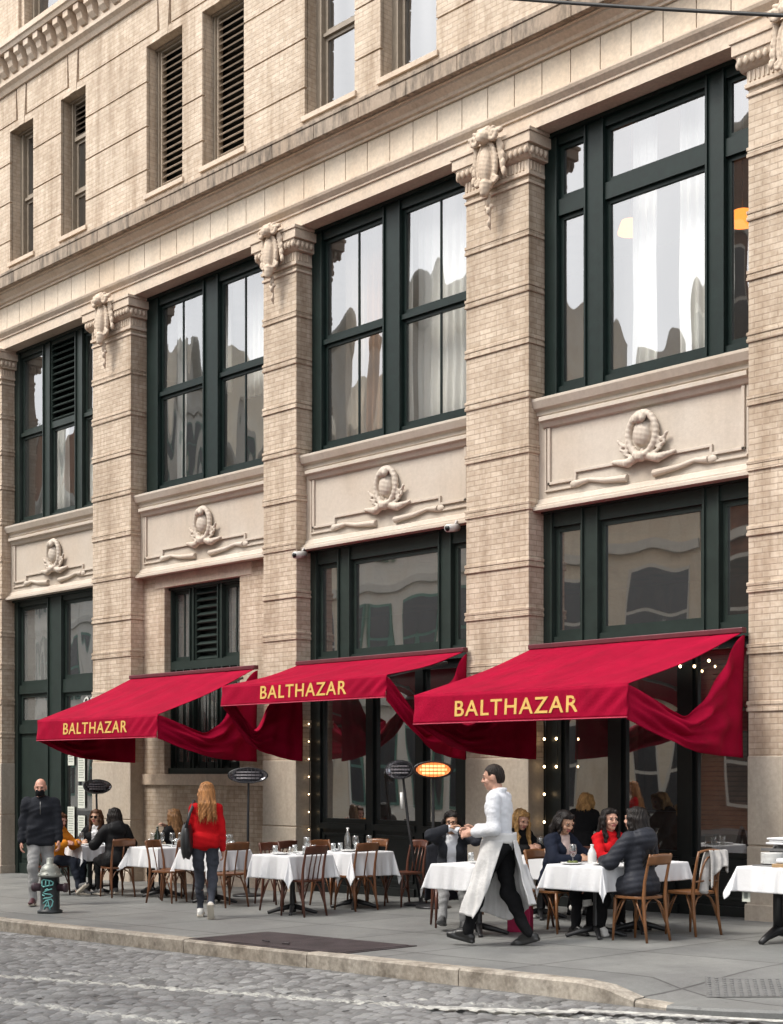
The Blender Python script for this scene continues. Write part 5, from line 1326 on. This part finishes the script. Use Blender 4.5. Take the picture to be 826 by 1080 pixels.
    if hair:
        st, hm = hair
        p = [E((0, -.018, .036), (.082, .099, .100))]
        paths = []
        face = [rbox(H(0, .105, -.03), NP((.060, .075, .085)) * S, HR, .015, sub=True)]
        dn = NP((0, 0, -1.))
        if st == 'short':
            p = [E((0, -.018, .034), (.0775, .096, .096)), E((0, -.06, -.01), (.064, .048, .065))]; face = [rbox(H(0, .105, -.03), NP((.1, .06, .085)) * S, HR, .012, sub=True), rbox(H(0, .03, -.075), NP((.1, .06, .085)) * S, HR, .012, sub=True), rbox(H(0, -.02, -.13), NP((.1, .12, .06)) * S, HR, .01, sub=True)]
        elif st in ('mid', 'long', 'bob', 'longf'):
            ln = {'mid': .20, 'long': .30, 'bob': .10, 'longf': .30}[st]
            for i in range(9):
                a = rad(-150 + i * 37.5) - PI / 2 if False else rad(180 + 20 + i * 17.5)
                b = H(.070 * math.cos(a), -.03 + .075 * math.sin(a), .0); e_ = b + dn * (ln + .10) * S + (T_(.06 * math.cos(a), -.11 + .02 * math.sin(a), .40) - T_(0, 0, .40)) * .6 + hf * -.01
                m_ = b * .5 + e_ * .5 + hs_ * .014 * math.sin(i * 2.1) - hf * .012 * (i % 2)
                e_ = e_ + hs_ * .012 * math.sin(i * 3.3) + dn * .03 * ((i * 5) % 3)
                p += [cap(H(.05 * math.cos(a), -.03 + .06 * math.sin(a), .07), b, .032 * S, .033 * S), cap(b, m_, .034 * S, .028 * S), cap(m_, e_, .028 * S, .013 * S)]; paths.append([H(.05 * math.cos(a), -.03 + .06 * math.sin(a), .095), b, m_, e_])
            for sx in (-1, 1):
                b = H(sx * .076, .018, .02); p += [cap(H(sx * .045, .045, .10), b, .02 * S, .022 * S)]
                for j in range(3):
                    last = b + hf * (-.022 * j); tot = (ln + .03 - .035 * j) * S
                    for i in range(1, 6):
                        nx_ = b + dn * tot * i / 5 + hs_ * sx * (.006 + .012 * math.sin(i * 1.7 + j * 2)) + hf * ((.05 if st == 'longf' else -.01) * i / 5 - .022 * j + .008 * math.cos(i * 2 + j))
                        p.append(cap(last, nx_, (.020 - .0022 * (i - 1)) * S, (.020 - .0022 * i) * S)); last = nx_
            p.append(E((0, -.06, -.03), (.075, .055, .10)))
        hn = 46.
        dsp = lambda X: .0035 * np.sin(hn * np.arctan2((X - HC) @ hf, (X - HC) @ hs_) * .55 + 9 * np.sin(12 * X[..., 2])) + .002 * np.sin(60 * X[..., 0] + 40 * X[..., 1])
        np_obj('hair', [sdf_mesh(p + face, .0075, .022, dsp)] + strands(paths, S), [hm], t)
    t_ = dict(o=t, H=H, T=T_, HR=HR, HC=HC, S=S, aR=aR, aL=aL, lR=lR, lL=lL, side=side, fwd=fwd, up=up, hs=hs_, hf=hf, hu=hu)
    return t_
def strands(paths, S, n=16):
    r = np.random.default_rng(len(paths) + int(S * 1000)); out = []
    for pa in paths:
        P_ = np.array(pa)
        for _ in range(n):
            off = r.normal(size=3) * .015; off /= max(1., np.linalg.norm(off) / .030); w = r.uniform(.004, .010); ph = r.uniform(0, 6.28); K = 14; ce = []
            rad_ = unit(off) * .026
            for i in range(K):
                u = i / (K - 1) * (len(P_) - 1); j = min(int(u), len(P_) - 2); c = P_[j] * (1 - u + j) + P_[j + 1] * (u - j)
                ce.append(c + rad_ * min(1, .75 + .25 * i / K) + off * .4 + w * np.array([math.sin(i * .9 + ph), math.cos(i * .7 + ph), 0]) * i / K - np.array([0, 0, .03 * r.uniform(0, 1) * (i == K - 1)]))
            ce = np.array(ce); V = []
            for i in range(K):
                q = .0032 * (1 - .8 * i / K); V += [ce[i] + (q, 0, 0), ce[i] + (-q * .5, q * .87, 0), ce[i] + (-q * .5, -q * .87, 0)]
            F = [(i * 3 + a, i * 3 + (a + 1) % 3, i * 3 + 3 + (a + 1) % 3, i * 3 + 3 + a) for i in range(K - 1) for a in range(3)]
            out.append((np.array(V), np.array(F), np.zeros(len(V), int)))
    return out
def glasses(q, mat, lens, name):
    H = q['H']; m = MB(); tr = .003 if lens else .0016
    for sx in (-1, 1):
        m.tube([H(sx * .033 + .024 * math.cos(a), .098 - .006 * abs(math.cos(a)), .014 + .019 * math.sin(a)) for a in [2 * PI * i / 14 for i in range(15)]], tr, 5)
        m.tube([H(sx * .057, .092, .018), H(sx * .078, .02, .016), H(sx * .078, -.01, .008)], tr, 5)
        if lens:
            c = [H(sx * .033 + .024 * math.cos(a), .098 - .006 * abs(math.cos(a)), .014 + .019 * math.sin(a)) for a in [2 * PI * i / 14 for i in range(14)]]
            m.add(c, [tuple(range(14))], 1)
    m.tube([H(-.01, .1, .018), H(.01, .1, .018)], .003, 5)
    m.build(name, [mat, lens or mat], q['o'])

JET = fab('black_wool', (.010, .010, .011)); NAVY = fab('navy_wool', (.010, .013, .024)); CHAR = fab('charcoal_fleece', (.022, .024, .030)); DENIM = fab('grey_denim', (.055, .06, .075), var=.4)
JEANS = fab('dark_jeans', (.018, .022, .032), var=.4); BLKT = fab('black_trousers', (.008, .008, .009)); GREYT = fab('grey_trousers', (.30, .30, .30)); REDS = fab('red_knit', (.46, .006, .010)); ORNG = fab('orange_padding', (.62, .22, .02))
PUFB = fab('black_padding', (.009, .009, .010), .6); PUFG = fab('slate_padding', (.026, .028, .036), .55); WHT = fab('white_cotton', (.64, .65, .68), .8, .08, .5, 22.); APR = fab('apron_cotton', (.62, .61, .60), .85, .08, .5, 14.); PINK = fab('pale_pink_blouse', (.55, .42, .38)); BLAZ = fab('dark_grey_blazer', (.028, .030, .036)); PRINT = pm('black_and_white_print', (.66, .66, .66), .8, .9, 26., .2, 20., dark=(.03, .03, .04))
SNK = pm('white_sneaker', (.62, .61, .58), .6, .1); BSH = pm('black_leather_shoe', (.010, .010, .010), .35, .2); GSH = pm('grey_shoe', (.09, .09, .09), .5, .2); RSOLE = pm('cream_sole', (.55, .5, .42), .6, .1); MAROON = pm('maroon_shoe', (.06, .015, .02), .5, .2)

# --- man walking towards the camera on the left
q = person('bald man in a dark fleece, grey trousers and black face mask walking past the hydrant', (-5.72, -3.98), -32, 1.03, fem=False, skin='rosy', hyaw=5, hpitch=8, bulk=1.18,
    R=((.26, .04, .84), (.3, -1, 0)), L=((-.25, .14, .86), (-.3, -1, 0)), legR=((.10, .12, .09), (0, 1, 0), (.1, 1, .1)), legL=((-.09, -.16, .10), (0, 1, 0), (-.05, 1, -.25)),
    tops=[dict(n='fleece_jacket', m=CHAR, g=.024, hem=.10, ch=.02, cr=.02, sg=.006)], bottom=dict(n='trousers', m=GREYT, g=.014), shoes=MAROON, sole=RSOLE)
mk = MB(); H = q['H']
mk.grid(lambda u, v: H(.062 * math.sin((u - .5) * 2.4), .045 + .058 * math.cos((u - .5) * 2.6) + .012 * math.sin(PI * v) * math.cos((u - .5) * 2.6), -.012 - .085 * v), 16, 8)
for sx in (-1, 1): mk.tube([H(sx * .056, .04, -.02), H(sx * .078, -.02, .0)], .003, 5)
mk.build('face_mask', JET, q['o'], solid=.006)
MB().tube([q['T'](0, .17, .47), q['T'](0, .175, .30)], .005, 5).build('zip', METAL, q['o'])
# --- woman in red walking away
q = person('woman in a bright red sweater and grey jeans walking away with a black shoulder bag', (-2.10, -3.81), 140, .97, hyaw=-8, hpitch=4, sway=2, twist=4,
    R=((.22, .03, .78), (.4, -1, 0)), L=((-.235, .10, .80), (-.5, -1, 0)), legL=((-.07, .20, .085), (0, 1, 0), (0, 1, .05)), legR=((.09, -.26, .17), (0, 1, -.1), (0, .55, -.85)),
    tops=[dict(n='sweater', m=REDS, g=.014, hem=.02, sg=.006, fold=.005)], bottom=dict(n='jeans', m=DENIM, g=.004), shoes=SNK, sole=RSOLE, hair=('mid', HCOP))
T_ = q['T']; bg_ = MB()
bc = T_(-.225, -.10, .03)
def bagf(u, v):
    a = 2 * PI * u; s = math.sin(PI * min(max(v, .02), .98)) ** .25
    w = .21 - .05 * v
    return tuple(bc + NP((.075 * math.cos(a) * s, w * math.sin(a) * s, -.20 + .42 * v + .015 * math.sin(3 * a))))
bg_.grid(bagf, 28, 14)
t = thing('shoulder_bag', 'slouchy black shoulder bag on the left side of the walking woman', 'bag', q['o'].location, q['o'].rotation_euler[2])
bg_.build('bag_body', BAGB, t); sh = T_(-.155, 0, .52)
MB().tube([bc + NP((0, .13, .17)), bc + NP((.04, .08, .36)), sh + NP((-.01, .055, -.04)), sh + NP((0, 0, .03)), sh + NP((-.01, -.075, -.05)), bc + NP((.04, -.09, .34)), bc + NP((0, -.13, .17))], .013, 8, flat=(1.4, .5)).build('strap', BAGB, t)
# --- waiter
WLOC, WH = (2.90, -3.90), 205
q = person('waiter in a white shirt and long white apron striding left with an outstretched arm', WLOC, WH, 1.035, fem=False, skin='light', lean=4, hyaw=-5, hpitch=10,
    L=((-.17, .24, 1.10), (-.4, -.9, -1)), R=((.13, .32, 1.12), (.5, -.6, -1)), legL=((-.07, .33, .095), (0, 1, 0), (0, 1, .22)), legR=((.08, -.26, .115), (0, 1, 0), (0, 1, -.3)),
    tops=[dict(n='shirt', m=WHT, g=.013, hem=.0, ch=.035, cr=.014, sg=.008, cut=.05, fold=.0045)], bottom=dict(n='trousers', m=BLKT, g=.012), shoes=BSH, hair=('short', HDK))
def apron(u, v):
    # phi: 0 = front, + = towards his left; v from waist to hem
    pa = -200 + 10 * v; pb = 128 - 66 * v ** .8
    ph = rad(pa + (pb - pa) * u); z = 1.03 - v * (.80 - .10 * max(0, math.cos(ph)) - .28 * max(0, (-.35 - math.cos(ph))))
    fr = max(0, math.cos(ph)); lft = math.sin(ph)
    r = .205 + v * (.05 + .17 * fr ** 1.2 * (.6 + .4 * lft) + .16 * max(0, -math.cos(ph)) ** 1.5) + .022 * v * math.sin(9 * ph + 3 * v) + .010 * v * math.sin(23 * ph + 2 * v) + .006 * math.sin(14 * v + 5 * ph)
    rx = r * (1.02 - .12 * v); 
    return (-rx * math.sin(ph), r * (.80 + .12 * v) * math.cos(ph) + .012 + .04 * v, z)
MB().grid(apron, 80, 40).build('apron', APR, q['o'], solid=.004)
bd = MB(); bd.grid(lambda u, v: (.198 * math.sin(2 * PI * u), .155 * math.cos(2 * PI * u) + .010, 1.0 + .10 * v + .004 * math.sin(30 * u)), 40, 4); bd.build('apron_waistband', APR, q['o'], solid=.012)
# --- seated diners
def seat(label, x, y, h, **k): return person(label, (x, y), h, sit=True, **k)
A = lambda *p: p
seat('person in an orange padded jacket seated behind the hydrant', -7.44, -2.76, 25, S=.93, skin='rosy', lean=8, hyaw=15, hpitch=18, R=((.2, .34, .80), (.8, -.5, -.6)), L=((-.1, .36, .80), (-.8, -.5, -.6)), tops=[dict(n='padded_jacket', m=ORNG, g=.028, puff=.11, sg=.01, hem=.05)], bottom=dict(n='jeans', m=JEANS), shoes=GSH, sole=RSOLE, hair=('bob', HBRN),
     legR=((.16, .55, .16), (0, 1, .8), (.2, .8, .55)))
q = seat('woman in sunglasses, printed top and open dark jacket', -7.76, -1.80, -48, S=.96, skin='tan', lean=6, hyaw=10, hpitch=4, R=((.14, .36, .79), (.8, -.4, -.6)), L=((-.14, .34, .80), (-.8, -.4, -.6)), tops=[dict(n='printed_top', m=PRINT, g=.012, sleeves=False), dict(n='jacket', m=JET, g=.026, open=True, hem=.03)], bottom=dict(n='trousers', m=BLKT), shoes=BSH, hair=('longf', HBRN))
glasses(q, JET, pm('smoked_lens', (.01, .008, .008), .1, .1), "sunglasses")
seat('person with long black hair in a black hooded padded coat seen from behind', -6.36, -2.34, 168, S=1.0, lean=9, hyaw=-5, hpitch=6, R=((.16, .36, .80), (.8, -.5, -.6)), L=((-.16, .36, .80), (-.8, -.5, -.6)), tops=[dict(n='padded_coat', m=PUFB, g=.030, puff=.13, pa=.004, hood=True, sg=.008, hem=.06, coat=.6)], bottom=dict(n='trousers', m=BLKT), shoes=GSH, sole=RSOLE, hair=('long', HBLK))
seat('woman with light brown hair in a black top seated in profile facing left', -6.12, -1.45, 192, S=.96, lean=4, hyaw=0, hpitch=0, R=((.10, .30, 1.02), (.9, -.3, -.6)), L=((-.14, .33, .80), (-.8, -.5, -.6)), tops=[dict(n='top', m=JET, g=.018)], bottom=dict(n='trousers', m=BLKT), shoes=BSH, hair=('long', HLBR))
q = seat('person with black hair and glasses in a grey blazer lifting both hands to the mouth', 1.0, -2.68, -42, S=.96, skin='tan', lean=10, hyaw=5, hpitch=8, R=((.03, .24, 1.10), (1, -.1, -.5)), L=((-.05, .25, 1.08), (-1, -.1, -.6)), tops=[dict(n='pale_shirt', m=WHT, g=.010, cut=.0), dict(n='blazer', m=BLAZ, g=.024, open=True, cut=.05, hem=.05)], bottom=dict(n='trousers', m=GREYT), shoes=GSH, hair=('bob', HBLK),
         legR=((.12, .52, .14), (0, 1, .8), (.2, 1, .2)))
glasses(q, JET, None, 'spectacles')
seat('blonde diner in a dark coat bent over the table behind the waiter', .52, -1.16, -8, S=.98, lean=14, hyaw=4, hpitch=24, R=((.10, .42, .83), (.9, -.4, -.5)), L=((-.06, .44, .84), (-.8, -.4, -.5)), tops=[dict(n='coat', m=JET, g=.028, hem=.05)], bottom=dict(n='trousers', m=BLKT), shoes=SNK, hair=('longf', HBLD))
person('woman with a blonde bob in a black coat leaning over, seen from behind', (1.12, -.62), 112, .90, lean=30, hyaw=8, hpitch=14, R=((.16, .46, .80), (.7, -.6, 0)), L=((-.16, .46, .80), (-.7, -.6, 0)), tops=[dict(n='coat', m=JET, g=.028, hem=.1, ch=.03, cr=.022)], bottom=dict(n='trousers', m=BLKT), shoes=BSH, hair=('bob', HBLD))
seat('woman with dark bobbed hair in a navy blazer looking down at her plate', 2.36, -2.5, 0, S=.98, skin='tan', lean=11, hyaw=8, hpitch=24, R=((.10, .42, .80), (.9, -.5, -.5)), L=((-.10, .44, .81), (-.9, -.5, -.5)), tops=[dict(n='blouse', m=PINK, g=.010), dict(n='blazer', m=NAVY, g=.024, open=True, hem=.05)], bottom=dict(n='trousers', m=BLKT), shoes=BSH, hair=('bob', HBLK))
q = seat('woman in a red top and black scarf with long black hair looking right', 2.42, -1.72, -12, S=.97, skin='light', lean=7, hyaw=10, hpitch=3, R=((.08, .40, .80), (.9, -.5, -.5)), L=((-.12, .42, .80), (-.9, -.5, -.5)), tops=[dict(n='knit_top', m=REDS, g=.018, ch=.02)], bottom=dict(n='trousers', m=BLKT), shoes=BSH, hair=('longf', HBLK))
sc = MB(); T_ = q['T']
for k in range(3): sc.tube([T_((.075 - .008 * k) * math.sin(a), -.01 + (.085 - .008 * k) * math.cos(a), .47 + .022 * k - .02 * math.cos(a)) for a in [2 * PI * i / 18 for i in range(19)]], .024, 8)
sc.build('scarf', JET, q['o'])
seat('woman in a slate grey padded coat seated with her back to the camera', 3.60, -2.62, 176, S=1.0, lean=5, hyaw=-14, hpitch=2, R=((.20, .34, .80), (.8, -.5, -.6)), L=((-.14, .36, .78), (-.9, -.5, -.6)), tops=[dict(n='padded_coat', m=PUFG, g=.028, puff=.062, pa=.007, hood=True, sg=.010, hem=.06, coat=.45)], bottom=dict(n='trousers', m=BLKT), shoes=SNK, sole=SNK, hair=('long', HBLK),
     legL=((-.02, .52, .085), (0, .7, 1), (0, 1, 0)), legR=((.02, .80, .36), (0, .6, 1), (-.1, .9, -.25)))
o = MB().grid(lambda u, v: (.16 * (u - .5) + .02 * math.sin(5 * v), .10 * (v - .5), .03 * math.sin(4 * u + 3 * v) - .25 * max(0, v - .4) ** 1.1), 14, 14).build('napkin', LINEN, None, solid=.004, loc=(3.36, -2.80, gz(3.3) + .70)); o.rotation_euler = (0, 0, 1.2); tag(o, 'white napkin on the lap of the woman in the padded coat', 'napkin')
# ------------------------------------------------------------------ camera, sky, sun
cam = bpy.data.cameras.new('camera'); co_ = bpy.data.objects.new('camera', cam); COL.objects.link(co_)
co_.location = (12.984, -14.695, 1.732); co_.rotation_euler = (PI / 2, 0, rad(47.173))
cam.sensor_fit = 'HORIZONTAL'; cam.sensor_width = 36; cam.lens = 36 * 1600 / 826; cam.shift_y = (815 - 540) / 826
cam.clip_start = .1; cam.clip_end = 3000
scene.camera = co_
EL, AZ = 52., -22.         # sun elevation; azimuth measured from the street side (-y), minus = towards -x
w = bpy.data.worlds.new('World'); scene.world = w; w.use_nodes = True
nt = w.node_tree; nt.nodes.clear()
sky = nt.nodes.new('ShaderNodeTexSky'); sky.sky_type = 'NISHITA'; sky.sun_disc = False
sd = Vector((math.sin(rad(AZ)) * math.cos(rad(EL)), -math.cos(rad(AZ)) * math.cos(rad(EL)), math.sin(rad(EL))))   # towards the sun
sky.sun_elevation = rad(EL); sky.sun_rotation = math.atan2(sd.x, sd.y)
sky.air_density = .9; sky.dust_density = 3.; sky.ozone_density = .6
hs = nt.nodes.new('ShaderNodeHueSaturation'); hs.inputs['Saturation'].default_value = .16
bg = nt.nodes.new('ShaderNodeBackground'); bg.inputs[1].default_value = .15
ow = nt.nodes.new('ShaderNodeOutputWorld')
nt.links.new(sky.outputs[0], hs.inputs['Color']); nt.links.new(hs.outputs[0], bg.inputs[0]); nt.links.new(bg.outputs[0], ow.inputs[0])
sun = bpy.data.lights.new('sun', 'SUN'); sun.energy = 1.05; sun.angle = rad(18); sun.color = (1, .93, .82)
so = bpy.data.objects.new('sun', sun); COL.objects.link(so); so.location = (0, -10, 25)
so.rotation_euler = (-sd).to_track_quat('-Z', 'Y').to_euler()
scene.view_settings.view_transform = 'Standard'; scene.view_settings.look = 'None'
scene.view_settings.exposure = 1.27; scene.view_settings.gamma = 1.
scene.cycles.max_bounces = 8; scene.cycles.transparent_max_bounces = 16; scene.cycles.sample_clamp_indirect = 6
scene.cycles.caustics_reflective = False; scene.cycles.caustics_refractive = False
